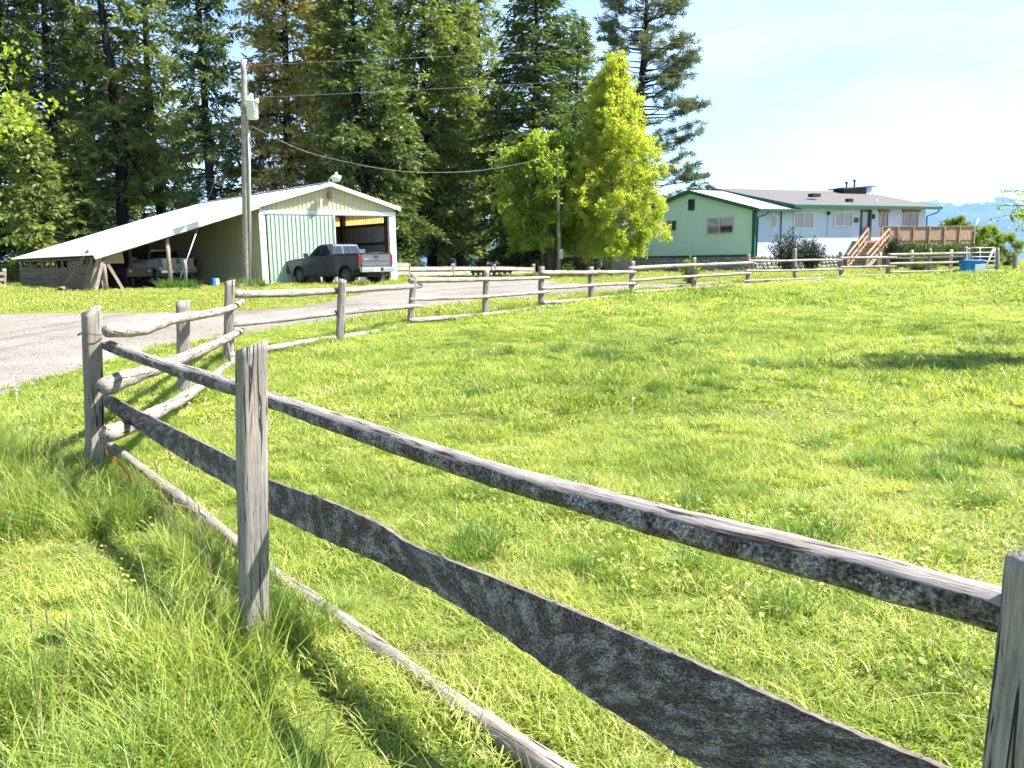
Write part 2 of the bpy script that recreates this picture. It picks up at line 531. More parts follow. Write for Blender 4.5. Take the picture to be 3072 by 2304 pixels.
def car_paint(name, c, metal=0.55):
    m, nt, out = new_mat(name)
    g = geo(nt)
    d = ramp(nt, [(0.4, c), (0.75, tuple(k * 0.8 + 0.03 for k in c))]); nt.links.new(noise(nt, g.outputs['Position'], 2.0, 5), d.inputs[0])
    p = principled(nt, out, d.outputs[0], 0.34, metal, 0.5)
    p.inputs['Coat Weight'].default_value = 0.7; p.inputs['Coat Roughness'].default_value = 0.08
    return m
car_paint('paint_grey', (0.030, 0.034, 0.046)); car_paint('paint_white', (0.62, 0.64, 0.66), 0.1); car_paint('paint_silver', (0.115, 0.112, 0.12), 0.5)

def translucent_panel(name, c):
    m, nt, out = new_mat(name)
    t = nt.nodes.new('ShaderNodeBsdfTranslucent'); t.inputs[0].default_value = (*c, 1)
    d = nt.nodes.new('ShaderNodeBsdfDiffuse'); d.inputs[0].default_value = (*c, 1)
    mx = nt.nodes.new('ShaderNodeMixShader'); mx.inputs[0].default_value = 0.72
    nt.links.new(d.outputs[0], mx.inputs[1]); nt.links.new(t.outputs[0], mx.inputs[2]); nt.links.new(mx.outputs[0], out.inputs['Surface'])
translucent_panel('fibreglass', (0.85, 0.62, 0.25))

# ground, gravel, mountain
def ground_mat():
    m, nt, out = new_mat('pasture')
    P = geo(nt).outputs['Position']
    n1 = noise(nt, P, 0.35, 4); n2 = noise(nt, P, 2.3, 5, 0.65); n3 = noise(nt, P, 24, 4, 0.7); n4 = noise(nt, P, 90, 3, 0.7)
    r = ramp(nt, [(0.36, (0.07, 0.09, 0.017)), (0.5, (0.155, 0.205, 0.036)), (0.64, (0.28, 0.305, 0.085))])
    s = math_(nt, 'ADD', math_(nt, 'MULTIPLY', n1, 0.25), math_(nt, 'ADD', math_(nt, 'MULTIPLY', n2, 0.3), math_(nt, 'ADD', math_(nt, 'MULTIPLY', n3, 0.3), math_(nt, 'MULTIPLY', n4, 0.15))))
    nt.links.new(s, r.inputs[0])
    dm = ramp(nt, [(0.60, 0.0), (0.72, 0.55)]); nt.links.new(noise(nt, mapping(nt, P, (1, 1, 1), (4, 9, 0)), 1.1, 6, 0.7), dm.inputs[0])
    col = mixc(nt, dm.outputs[0], r.outputs[0], (0.19, 0.17, 0.07))
    principled(nt, out, col, 0.95, 0, 0.1, math_(nt, 'ADD', n3, n4), 0.8, 0.04)
ground_mat()

def gravel_mat():
    m, nt, out = new_mat('gravel')
    P = geo(nt).outputs['Position']
    g = attr(nt, 'grain').outputs['Vector']       # x along the drive, y across
    n1 = noise(nt, P, 0.6, 5); n2 = noise(nt, P, 9, 5, 0.7)
    vo = nt.nodes.new('ShaderNodeTexVoronoi'); vo.inputs['Scale'].default_value = 40; nt.links.new(P, vo.inputs['Vector'])
    r = ramp(nt, [(0.36, (0.145, 0.127, 0.11)), (0.64, (0.345, 0.308, 0.272))])
    s = math_(nt, 'ADD', math_(nt, 'MULTIPLY', n1, 0.3), math_(nt, 'ADD', math_(nt, 'MULTIPLY', n2, 0.5), math_(nt, 'MULTIPLY', vo.outputs['Color'], 0.2)))
    nt.links.new(s, r.inputs[0])
    tr = ramp(nt, [(0.50, 0.0), (0.66, 0.55)]); nt.links.new(noise(nt, mapping(nt, g, (0.10, 0.75, 1), (2.3, 0.4, 0)), 1.0, 4, 0.5), tr.inputs[0])
    col = mixc(nt, tr.outputs[0], r.outputs[0], (0.115, 0.10, 0.09))
    principled(nt, out, col, 0.95, 0, 0.12, math_(nt, 'ADD', n2, vo.outputs['Distance']), 0.9, 0.03)
gravel_mat()

def mountain_mat():
    m, nt, out = new_mat('mountain_rock')
    P = geo(nt).outputs['Position']
    sep = nt.nodes.new('ShaderNodeSeparateXYZ'); nt.links.new(P, sep.inputs[0])
    n1 = noise(nt, P, 0.0035, 6, 0.65)
    forest = ramp(nt, [(0.35, (0.035, 0.055, 0.04)), (0.7, (0.08, 0.10, 0.07))]); nt.links.new(noise(nt, P, 0.01, 6, 0.7), forest.inputs[0])
    h = math_(nt, 'ADD', math_(nt, 'DIVIDE', sep.outputs[2], 620.0), math_(nt, 'MULTIPLY', math_(nt, 'SUBTRACT', n1, 0.5), 0.85))
    sm = ramp(nt, [(0.80, 0.0), (0.86, 1.0)]); nt.links.new(h, sm.inputs[0])
    principled(nt, out, mixc(nt, sm.outputs[0], forest.outputs[0], (0.85, 0.87, 0.9)), 0.9, 0, 0.1)
mountain_mat()
# ------------------------------------------------------------------ ground
def axis(fine_lo, fine_hi, step, far):
    a = list(np.arange(fine_lo, fine_hi + 1e-6, step))
    d = step; x = fine_hi; up = []
    while x < far: d *= 1.35; x += d; up.append(x)
    d = step; x = fine_lo; dn = []
    while x > -far: d *= 1.35; x -= d; dn.append(x)
    return sorted(dn) + a + up
xs = axis(-50, 60, 0.8, 14000)
ys = [y for y in axis(-6, 110, 0.8, 14000) if y > -300]
gm = MB()
gid = {}
for j, y in enumerate(ys):
    for i, x in enumerate(xs):
        gid[i, j] = gm.vert((x, y, ground(x, y)))
for j in range(len(ys) - 1):
    for i in range(len(xs) - 1):
        gm.face((gid[i, j], gid[i + 1, j], gid[i + 1, j + 1], gid[i, j + 1]))
gobj = gm.build('ground', M['pasture'], smooth=True)
tag(gobj, 'bright green pasture ground', None, None, 'structure')

# ------------------------------------------------------------------ gravel drive (edges read on the ground)
DR = [(-420, 1330, 952), (-200, 1262, 946), (0, 1194, 940), (130, 1146, 939), (250, 1108, 938), (380, 1070, 937), (500, 1040, 936), (640, 1016, 934), (780, 996, 929), (926, 972, 917),
      (1000, 962, 903), (1060, 953, 887), (1110, 945, 871), (1160, 938, 858), (1280, 922, 846), (1400, 908, 840), (1550, 895, 838), (1640, 888, 843), (1740, 879, 853), (1900, 868, 853),
      (2080, 858, 849), (2250, 853, 845), (2400, 846, 840), (2560, 841, 836)]
dm_ = MB()
rows = []
Lacc = 0; prevm = None
def dense(k):
    i = min(int(k), len(DR) - 2); t = k - i
    return [DR[i][c] * (1 - t) + DR[i + 1][c] * t for c in range(3)]
steps = [k * 0.2 for k in range((len(DR) - 1) * 5 + 1)]
for k in steps:
    px, lo, hi = dense(k)
    lo += 2.5 * math.sin(k * 9.1) + 1.5 * math.sin(k * 23); hi += 0.8 * math.sin(k * 7.3)
    a = on_ground(px, lo); b = on_ground(px, hi)
    mid = (a + b) / 2
    if prevm is not None: Lacc += (mid - prevm).length
    prevm = mid
    row = []
    W = (b - a).length
    for t in np.linspace(0, 1, 14):
        p = a.lerp(b, t)
        h = 0.035 if 0 < t < 1 else -0.01
        row.append(dm_.vert((p.x, p.y, ground(p.x, p.y) + h), (Lacc, W * t, 0)))
    rows.append(row)
for A, B in zip(rows[:-1], rows[1:]):
    for k in range(13):
        dm_.face((A[k], A[k + 1], B[k + 1], B[k]))
drv = dm_.build('gravel_driveway', M['gravel'], smooth=True)
tag(drv, 'pale grey gravel driveway behind the pole fence', None, None, 'structure')
drive_pts = np.array([dm_.v[i] for r in rows for i in (r[0], r[-1])])

# ------------------------------------------------------------------ mountains far to the right
def ridge(name, y0, depth, pts, label, rough, seed):
    mb = MB(); rr = random.Random(seed)
    nx, ny = 220, 40
    x0, x1 = pts[0][0], pts[-1][0]
    ph = [(rr.uniform(0.0006, 0.009), rr.uniform(0, 6.28)) for _ in range(14)]
    ids = {}
    for i in range(nx + 1):
        px = x0 + (x1 - x0) * i / nx
        py = np.interp(px, [p[0] for p in pts], [p[1] for p in pts])
        top = at(px, py, y0)
        for j in range(ny + 1):
            t = j / ny
            y = y0 - depth * 0.5 + depth * t
            x = top.x
            prof = max(0.0, 1 - abs(2 * t - 1) ** 1.3)
            nz = sum(math.sin(x * f + p + y * f * 1.7) / (1 + f * 300) for f, p in ph) * rough
            ids[i, j] = mb.vert((x, y, -150 + (top.z + 150 + nz * 10 * (0.3 + prof * 0.5)) * prof + nz * 26 * prof * (1 - prof)))
    for i in range(nx):
        for j in range(ny):
            mb.face((ids[i, j], ids[i + 1, j], ids[i + 1, j + 1], ids[i, j + 1]))
    o = mb.build(name, M['mountain_rock'], smooth=True)
    tag(o, label, None, None, 'structure')
ridge('mountains', 9000, 4200, [(-600, 700), (700, 680), (1500, 668), (2200, 640), (2640, 612), (2740, 602), (2800, 606), (2860, 594), (2930, 588), (3010, 597), (3072, 600), (3300, 622), (3800, 650), (4400, 690)],
      'snow streaked blue mountain range on the horizon beyond the house', 2.2, 3)
# ------------------------------------------------------------------ barn with lean-to
BO = Vector((*plan(785, 40.0), 0)); BO.z = 0
bu = Vector((math.cos(math.radians(33)), math.sin(math.radians(33)), 0))
bv = Vector((-math.sin(math.radians(42)), math.cos(math.radians(42)), 0))
BW, BL, BLEAN = 7.2, 16.5, 7.1
BG = 0.47                         # floor level
EAVE, APEX, LOW = 4.38, 5.46, 2.12
def B(a, b, z): return BO + bu * a + bv * b + Vector((0, 0, z))
bn = Vector((bu.y, -bu.x, 0))      # out of the gable, towards the drive
barn = thing('barn', B(0, 0, BG), 'cream and mint metal barn with white roof, sliding door and long lean-to', 'barn')

def ribbed(mb, p0, du, width, zbot, ztop, nrm, pitch=0.235, rib=0.035, m=0):
    """vertical ribbed sheet from plan point p0 along du; zbot, ztop functions of distance"""
    n = max(1, int(round(width / pitch))); w = width / n
    cols = []
    for k in range(n):
        for t, h in ((0.0, 0), (0.70, 0), (0.80, rib), (0.90, rib)):
            cols.append((k * w + t * w, h))
    cols.append((width, 0))
    prev = None
    for s, h in cols:
        q = p0 + du * s + nrm * h
        a = mb.vert((q.x, q.y, zbot(s))); b = mb.vert((q.x, q.y, ztop(s)))
        if prev: mb.face((prev[0], a, b, prev[1]), m)
        prev = (a, b)

def sheets(parent, name, p0, du, width, zbot, ztop, nrm, mat, sheet=0.94, inner=None):
    n = max(1, int(round(width / sheet))); w = width / n
    for k in range(n):
        mb = MB()
        s0 = k * w
        ribbed(mb, p0 + du * s0 + nrm * (0.004 * (k % 2)), du, w, lambda s, s0=s0: zbot(s + s0), lambda s, s0=s0: ztop(s + s0), nrm)
        mb.build(name, mat, parent)

def rake(a):   # roof underside height across the main gable
    return EAVE + (APEX - EAVE) * (1 - abs(a - BW / 2) / (BW / 2))
# gable above the door
gw = MB(); gw.poly([B(0.02, 0.05, EAVE - .25), B(BW - .02, 0.05, EAVE - .25), B(BW - .02, 0.05, EAVE - .06), B(BW / 2, 0.05, APEX - .06), B(0.02, 0.05, EAVE - .06)])
gw.build('gable_backing', M['inner_metal'], barn)
sheets(barn, 'gable_sheet', B(0.05, 0, 0), bu, BW - .1, lambda s: EAVE - .26, lambda s: rake(s + .05) - .05, bn, M['cream_metal'], 0.9)
# header, corner columns, door jambs
mb = MB(); mb.box(B(BW / 2, -.05, EAVE - .33), (BW + .04, .12, .17), (bu, bn, Vector((0, 0, 1)))); mb.build('door_header', M['white_trim'], barn)
mb = MB(); mb.box(B(BW / 2, -.14, EAVE - .43), (BW - .3, .06, .07), (bu, bn, Vector((0, 0, 1)))); mb.build('door_track', M['galv'], barn)
for a0, w in ((0.10, .30), (BW - .19, .36)):
    mb = MB(); mb.box(B(a0, -.02, (BG + EAVE - .42) / 2), (w, .24, EAVE - .42 - BG), (bu, bn, Vector((0, 0, 1)))); mb.build('corner_column', M['white_trim'], barn)
# sliding door, mint, hung outside
door = thing  # (name kept free)
dmb = MB(); D0, D1 = 0.31, 3.74
dmb.box(B((D0 + D1) / 2, -.13, (BG + .05 + EAVE - .48) / 2), (D1 - D0, .03, EAVE - .48 - BG - .05), (bu, bn, Vector((0, 0, 1))))
sdoor = dmb.build('sliding_door', M['mint_metal'], barn)
sheets(sdoor, 'door_sheet', B(D0 + .02, -.15, 0), bu, D1 - D0 - .06, lambda s: BG + .06, lambda s: EAVE - .49, bn, M['mint_metal'], 0.9)
mb = MB(); mb.box(B(D1, -.16, (BG + .05 + EAVE - .48) / 2), (.06, .09, EAVE - .5 - BG), (bu, bn, Vector((0, 0, 1)))); mb.build('door_edge', M['white_trim'], sdoor)
# left wall (inside the lean-to), right wall, rear wall
nl = Vector((-bv.y, bv.x, 0))      # to the left of the depth direction
sheets(barn, 'wall_sheet', B(0, .1, 0), bv, BL - .2, lambda s: BG, lambda s: EAVE - .05, nl, M['cream_metal'], 1.5)
wb = MB(); wb.poly([B(.06, .1, BG), B(.06, BL - .1, BG), B(.06, BL - .1, EAVE - .08), B(.06, .1, EAVE - .08)]); wb.build('inner_lining', M['inner_metal'], barn)
# a plain walk door in that wall
mb = MB(); mb.box(B(-.06, 1.5, BG + 1.02), (.9, .05, 2.04), (bv, nl, Vector((0, 0, 1)))); mb.build('walk_door', M['dark_clutter'], barn)
SK = EAVE - .85
sheets(barn, 'wall_sheet', B(BW, .1, 0), bv, BL - .2, lambda s: BG, lambda s: SK, -nl, M['inner_metal'], 1.2)
sheets(barn, 'skylight_sheet', B(BW, .1, 0), bv, BL - .2, lambda s: SK, lambda s: EAVE - .12, -nl, M['fibreglass'], 1.2)
mb = MB(); mb.poly([B(0, BL, BG), B(BW, BL, BG), B(BW, BL, EAVE), B(BW / 2, BL, APEX - .05), B(0, BL, EAVE)]); mb.build('rear_wall', M['inner_metal'], barn)
# red steel frame inside
for k in range(4):
    b = .35 + k * 4.6
    for a in (.22, BW - .22):
        mb = MB(); mb.box(B(a, b, (BG + EAVE - .2) / 2), (.22, .26, EAVE - .2 - BG), (bu, bv, Vector((0, 0, 1)))); mb.build('steel_column', M['red_steel'], barn)
    for s0, s1 in (((.2, EAVE - .22), (BW / 2, APEX - .3)), ((BW / 2, APEX - .3), (BW - .2, EAVE - .22))):
        mb = MB(); mb.bar(B(s0[0], b, s0[1]), B(s1[0], b, s1[1]), .18, .26); mb.build('steel_rafter', M['red_steel'], barn)
for z in (BG + 1.05, BG + 2.05, SK):
    mb = MB(); mb.bar(B(BW - .14, .3, z), B(BW - .14, BL - .3, z), .14, .14); mb.build('girt', M['red_steel'], barn)
# roofs: thick ribbed sheets running down the slope
def roof_slope(name, a0, z0, a1, z1, b0, b1, mat, sheet=0.92):
    n = int(round((b1 - b0) / sheet)); w = (b1 - b0) / n
    for k in range(n):
        mb = MB(); bb = b0 + k * w; lift = .004 * (k % 2)
        prof = [(0, 0), (.22, 0), (.27, .028), (.33, .028), (.38, 0), (.72, 0), (.77, .028), (.83, .028), (.88, 0), (1, 0)]
        top = []
        for t, h in prof:
            top.append((mb.vert(B(a0, bb + t * w, z0 + h + lift)), mb.vert(B(a1, bb + t * w, z1 + h + lift))))
        bot = [(mb.vert(B(a0, bb + t * w, z0 - .03)), mb.vert(B(a1, bb + t * w, z1 - .03))) for t in (0, 1)]
        for p, q in zip(top[:-1], top[1:]): mb.face((p[0], p[1], q[1], q[0]))
        mb.face((bot[0][0], bot[1][0], bot[1][1], bot[0][1]))
        mb.face([t[0] for t in top] + [bot[1][0], bot[0][0]]); mb.face([t[1] for t in top] + [bot[1][1], bot[0][1]])
        mb.build(name, mat, barn)
sl = (APEX - EAVE) / (BW / 2)
roof_slope('roof_sheet', BW / 2, APEX + .05, BW + .25, EAVE + .05 - .25 * sl, -.22, BL + .2, M['roof_metal'])
roof_slope('roof_sheet', -.05, EAVE + .05, BW / 2, APEX + .05, -.22, BL + .2, M['roof_metal'])
roof_slope('lean_to_roof_sheet', -BLEAN - .35, LOW - .06, -.05, EAVE + .045, -.22, BL + .2, M['roof_metal'])
mb = MB(); mb.bar(B(BW / 2, -.24, APEX + .09), B(BW / 2, BL + .2, APEX + .09), .34, .03); mb.build('ridge_cap', M['white_trim'], barn)
# white rake trims along the front
for (a0, z0, a1, z1, h) in ((-BLEAN - .33, LOW - .13, -.08, EAVE - .05, .27), (-.06, EAVE - .02, BW / 2, APEX + .0, .20), (BW / 2, APEX + .0, BW + .24, EAVE - .02 - .24 * sl, .20)):
    mb = MB(); mb.bar(B(a0, -.25, z0), B(a1, -.25, z1), .05, h, up=(0, 0, 1)); mb.build('rake_trim', M['white_trim'], barn)
# lean-to posts, rear posts, beam and purlins
def lean_z(a): return LOW + (EAVE - LOW) * (a + BLEAN) / BLEAN
for a, b in ((-BLEAN + .1, 0), (-4.28, 0), (-BLEAN + .1, 5.5), (-4.28, 5.5), (-BLEAN + .1, 11), (-4.28, 11), (-BLEAN + .1, 16.2), (-4.28, 16.2)):
    mb = MB(); mb.tube([B(a, b, BG - .2), B(a, b, (BG + lean_z(a)) / 2), B(a, b, lean_z(a) - .14)], [.105, .10, .09], 9, noise=.06, seed=int(a * 10 + b)); mb.build('lean_to_post', M['shed_post'], barn, smooth=True)
for b in (.05, 5.5, 11, 16.2):
    mb = MB(); mb.bar(B(-BLEAN, b, lean_z(-BLEAN) - .14), B(0, b, EAVE - .12), .08, .18); mb.build('lean_to_rafter', M['shed_post'], barn)
mb = MB(); mb.poly([B(-BLEAN - .2, 0, LOW - .15), B(0, 0, EAVE - .10), B(0, BL, EAVE - .10), B(-BLEAN - .2, BL, LOW - .15)]); mb.build('lean_to_shade_sheet', M['shed_board'], barn)  # brown sheet added under the metal roof to darken the lean-to
for a in (-6.6, -5.2, -3.8, -2.4, -1.0):
    mb = MB(); mb.bar(B(a, 0, lean_z(a) - .06), B(a, BL, lean_z(a) - .06), .06, .07); mb.build('lean_to_purlin', M['shed_post'], barn)
mb = MB(); mb.poly([B(-BLEAN, BL - .3, BG), B(0, BL - .3, BG), B(0, BL - .3, EAVE - .1), B(-5.2, BL - .3, lean_z(-5.2) - .1), B(-5.2, BL - .3, BG + .9), B(-BLEAN, BL - .3, BG + .9)]); mb.build('lean_to_rear_wall', M['shed_board'], barn)
# old board wall along the low eave
for row in range(9):
    z = BG + .04 + row * .155
    segs = [(0.2, 5.4), (5.45, 11), (11.05, 16.2)]
    for (b0, b1) in segs:
        if row >= 7 and b0 > 5: continue
        if row == 8 and b0 < 1: b0 = 2.4
        mb = MB(); j = rnd.uniform(-.012, .012)
        mb.bar(B(-BLEAN - .06 + j, b0 + rnd.uniform(-.06, .06), z + rnd.uniform(-.01, .01)), B(-BLEAN - .06 - j, b1, z + rnd.uniform(-.02, .02)), .035, .145)
        mb.build('board', M['shed_board'], barn)
for b in (.3, 2.2, 4.2, 6.6, 9.0, 13.5):
    mb = MB(); mb.bar(B(-BLEAN + .02, b, BG), B(-BLEAN + .02, b + .05, LOW - .18), .09, .09, up=(1, 0, 0)); mb.build('wall_stud', M['shed_post'], barn)
mb = MB(); mb.bar(B(-BLEAN - .02, 0, LOW - .20), B(-BLEAN - .02, BL, LOW - .20), .06, .12); mb.build('eave_plate', M['shed_board'], barn)
# dirt floor sheet
mb = MB(); mb.poly([B(-BLEAN, -.05, ground(*B(-BLEAN, -.05, 0).xy) + .03), B(BW, -.05, .5 + .035), B(BW, BL, .5 + .035), B(-BLEAN, BL, .5 + .035)]); mb.build('floor', M['dirt_floor'], barn)

# yard lamp on its pipe, standing clear of the gable
yl = thing('yard_lamp', B(BW / 2, -.05, APEX - .5), 'white glass yard lamp on a bent pipe above the barn gable', 'lamp')
mb = MB(); mb.tube([B(BW / 2, -.10, APEX - .72), B(BW / 2, -.10, APEX + .22), B(BW / 2 + .02, -.30, APEX + .36), B(BW / 2 + .03, -.72, APEX + .40)], .03, 8); mb.build('pipe', M['galv'], yl, smooth=True)
mb = MB(); mb.box(B(BW / 2, -.12, APEX - .55), (.2, .14, .28), (bu, bn, Vector((0, 0, 1)))); mb.build('junction_box', M['old_iron'], yl)
lp = B(BW / 2 + .03, -.78, APEX + .33)
mb = MB()
def lathe(mb, c, prof, n=16, ax=Vector((0, 0, 1))):
    c = Vector(c); s = Vector((1, 0, 0)) if abs(ax.x) < .9 else Vector((0, 1, 0))
    s = ax.cross(s).normalized(); t = ax.cross(s)
    prev = None
    for r, z in prof:
        ring = [mb.vert(c + ax * z + s * (r * math.cos(2 * math.pi * k / n)) + t * (r * math.sin(2 * math.pi * k / n))) for k in range(n)]
        if prev:
            for k in range(n): mb.face((prev[k], prev[(k + 1) % n], ring[(k + 1) % n], ring[k]))
        prev = ring
lathe(mb, lp, [(.01, .22), (.08, .21), (.09, .1), (.12, .06)]); mb.build('lamp_head', M['galv'], yl, smooth=True)
mb = MB(); lathe(mb, lp, [(.11, .07), (.26, .03), (.25, -.06), (.2, -.2), (.12, -.26), (.01, -.27)]); mb.build('lamp_glass', M['yard_lamp_glass'], yl, smooth=True)

# things kept in and around the barn
def boxthing(name, c, size, ax, mat, label, cat, parts=(), bevel=.02):
    base = Vector(c) - Vector((0, 0, size[2] / 2))
    t = thing(name, base, label, cat)
    mb = MB(); mb.box(c, size, ax); mb.build('body', mat, t, bevel=bevel)
    for pn, pc, ps, pm in parts:
        q = Vector(c) + ax[0] * pc[0] + ax[1] * pc[1] + Vector((0, 0, pc[2]))
        mb = MB(); mb.box(q, ps, ax); mb.build(pn, pm, t)
    return t
axb = (bu, bv, Vector((0, 0, 1)))
fl = .54
boxthing('refrigerator', B(5.75, 1.5, fl + .84), (.75, .7, 1.68), axb, M['appliance'], 'white refrigerator standing open inside the barn bay behind the truck', 'refrigerator',
         (('door', (-.35, -.62, 0), (.05, .5, 1.6), M['appliance']), ('handle', (.28, -.37, .2), (.03, .04, .4), M['galv'])))
boxthing('upright_freezer', B(6.62, .95, fl + .75), (.62, .6, 1.5), axb, M['appliance'], 'shorter white freezer beside the barn right column', 'freezer', (('handle', (.2, -.32, .15), (.03, .04, .35), M['galv']), ('door_seam', (0, -.305, .35), (.6, .01, .015), M['dark_clutter'])))
sh = thing('shelving', B(4.6, 6.2, fl), 'dark storage shelving deep inside the barn bay', 'shelving')
for z in (.4, 1.0, 1.6, 2.1):
    mb = MB(); mb.box(B(4.6, 6.2, fl + z), (2.6, .6, .05), axb); mb.build('shelf', M['dark_clutter'], sh)
for a in (3.3, 5.9):
    mb = MB(); mb.box(B(a, 6.2, fl + 1.1), (.06, .6, 2.2), axb); mb.build('upright', M['dark_clutter'], sh)
for k in range(7):
    boxthing('storage_box', B(3.6 + .35 * k, 6.2, fl + (1.0 if k % 2 else 1.6) + .20), (.26 + .02 * (k % 3), .4, .32), axb, M[['dark_clutter', 'red_steel', 'inner_metal'][k % 3]],
             ['leftmost','second','third','middle','third last','second last','rightmost'][k] + ' dim storage box on the shelving deep inside the barn', 'box')['group'] = 'boxes on the barn shelving'
boxthing('bucket', B(-2.15, .35, fl + .18), (.3, .3, .34), axb, M['blue_plastic'], 'small blue box on the ground by the lean-to wall', 'box', (('lid', (.06, -.152, .0), (.14, .01, .3), M['white_plastic']),), .03)
# hanging slatted panel under the lean-to
hp = thing('hanging_panel', B(-6.3, 1.2, 1.9), 'small beige slatted panel hanging under the lean-to roof', 'panel')
for k in range(6):
    mb = MB(); mb.box(B(-6.3, 1.2 + k * .02, 1.72 + k * .085), (.95, .03, .075), axb); mb.build('slat', M['beige_panel'], hp)

# planks leaning on the old board wall, rusty sheet on the grass
LP = [(-BLEAN - .9, 3.3, -BLEAN - .05, 1.6, 1.95, 'grey pole leaning far over against the middle of the old board wall'),
      (-BLEAN - .55, .95, -BLEAN - .1, .75, 1.75, 'narrow plank leaning upright against the board wall near its corner'),
      (-BLEAN - .62, .45, -BLEAN - .08, .10, 1.6, 'leftmost of the bundle of planks leaning by the lean-to corner post'),
      (-BLEAN - .58, .25, -BLEAN - .06, -.02, 1.7, 'second plank of the bundle leaning by the lean-to corner post'),
      (-BLEAN - .50, .05, -BLEAN - .05, -.1, 1.62, 'broad plank in the middle of the bundle leaning by the corner post'),
      (-BLEAN - .42, -.4, -BLEAN + .02, -.15, 1.38, 'short pale plank leaning in front of the bundle by the corner post'),
      (-BLEAN + .75, -.15, -BLEAN + .25, -.05, 1.3, 'short board leaning against the inner side of the lean-to corner post'),
      (-BLEAN - .4, 6.6, -BLEAN - .1, 6.2, 1.1, 'short stick leaning on the far end of the old board wall')]
for (a0, b0, a1, b1, z1, lab) in LP:
    p = B(a0, b0, 0); p.z = ground(p.x, p.y) + .02
    mb = MB(); mb.bar(p, B(a1, b1, z1 + .35), .13 if 'broad' not in lab else .2, .035, up=bn)
    o = mb.build('plank', M['rail_grey'] if 'pale' in lab or 'grey' in lab else M['shed_post'], loc=p); tag(o, lab, 'plank', 'planks leaning on the shed')
rs = MB(); c0 = on_ground(212, 872)
for k in range(9):
    t = k / 8
    q = c0 + Vector((-.55 + 1.35 * t, -.1, .03 + .17 * math.sin(min(1, t * 2.4) * math.pi) * (1 if t < .42 else .1)))
    rs.vert(q + Vector((0, -.35, 0))); rs.vert(q + Vector((0, .4, .03)))
for k in range(8): rs.face((2 * k, 2 * k + 1, 2 * k + 3, 2 * k + 2))
o = rs.build('rusty_sheet', M['rust_sheet'], loc=c0, smooth=True); md = o.modifiers.new('solid', 'SOLIDIFY'); md.thickness = .012
tag(o, 'curled rusty metal sheet lying on the grass in front of the lean-to', 'metal sheet')
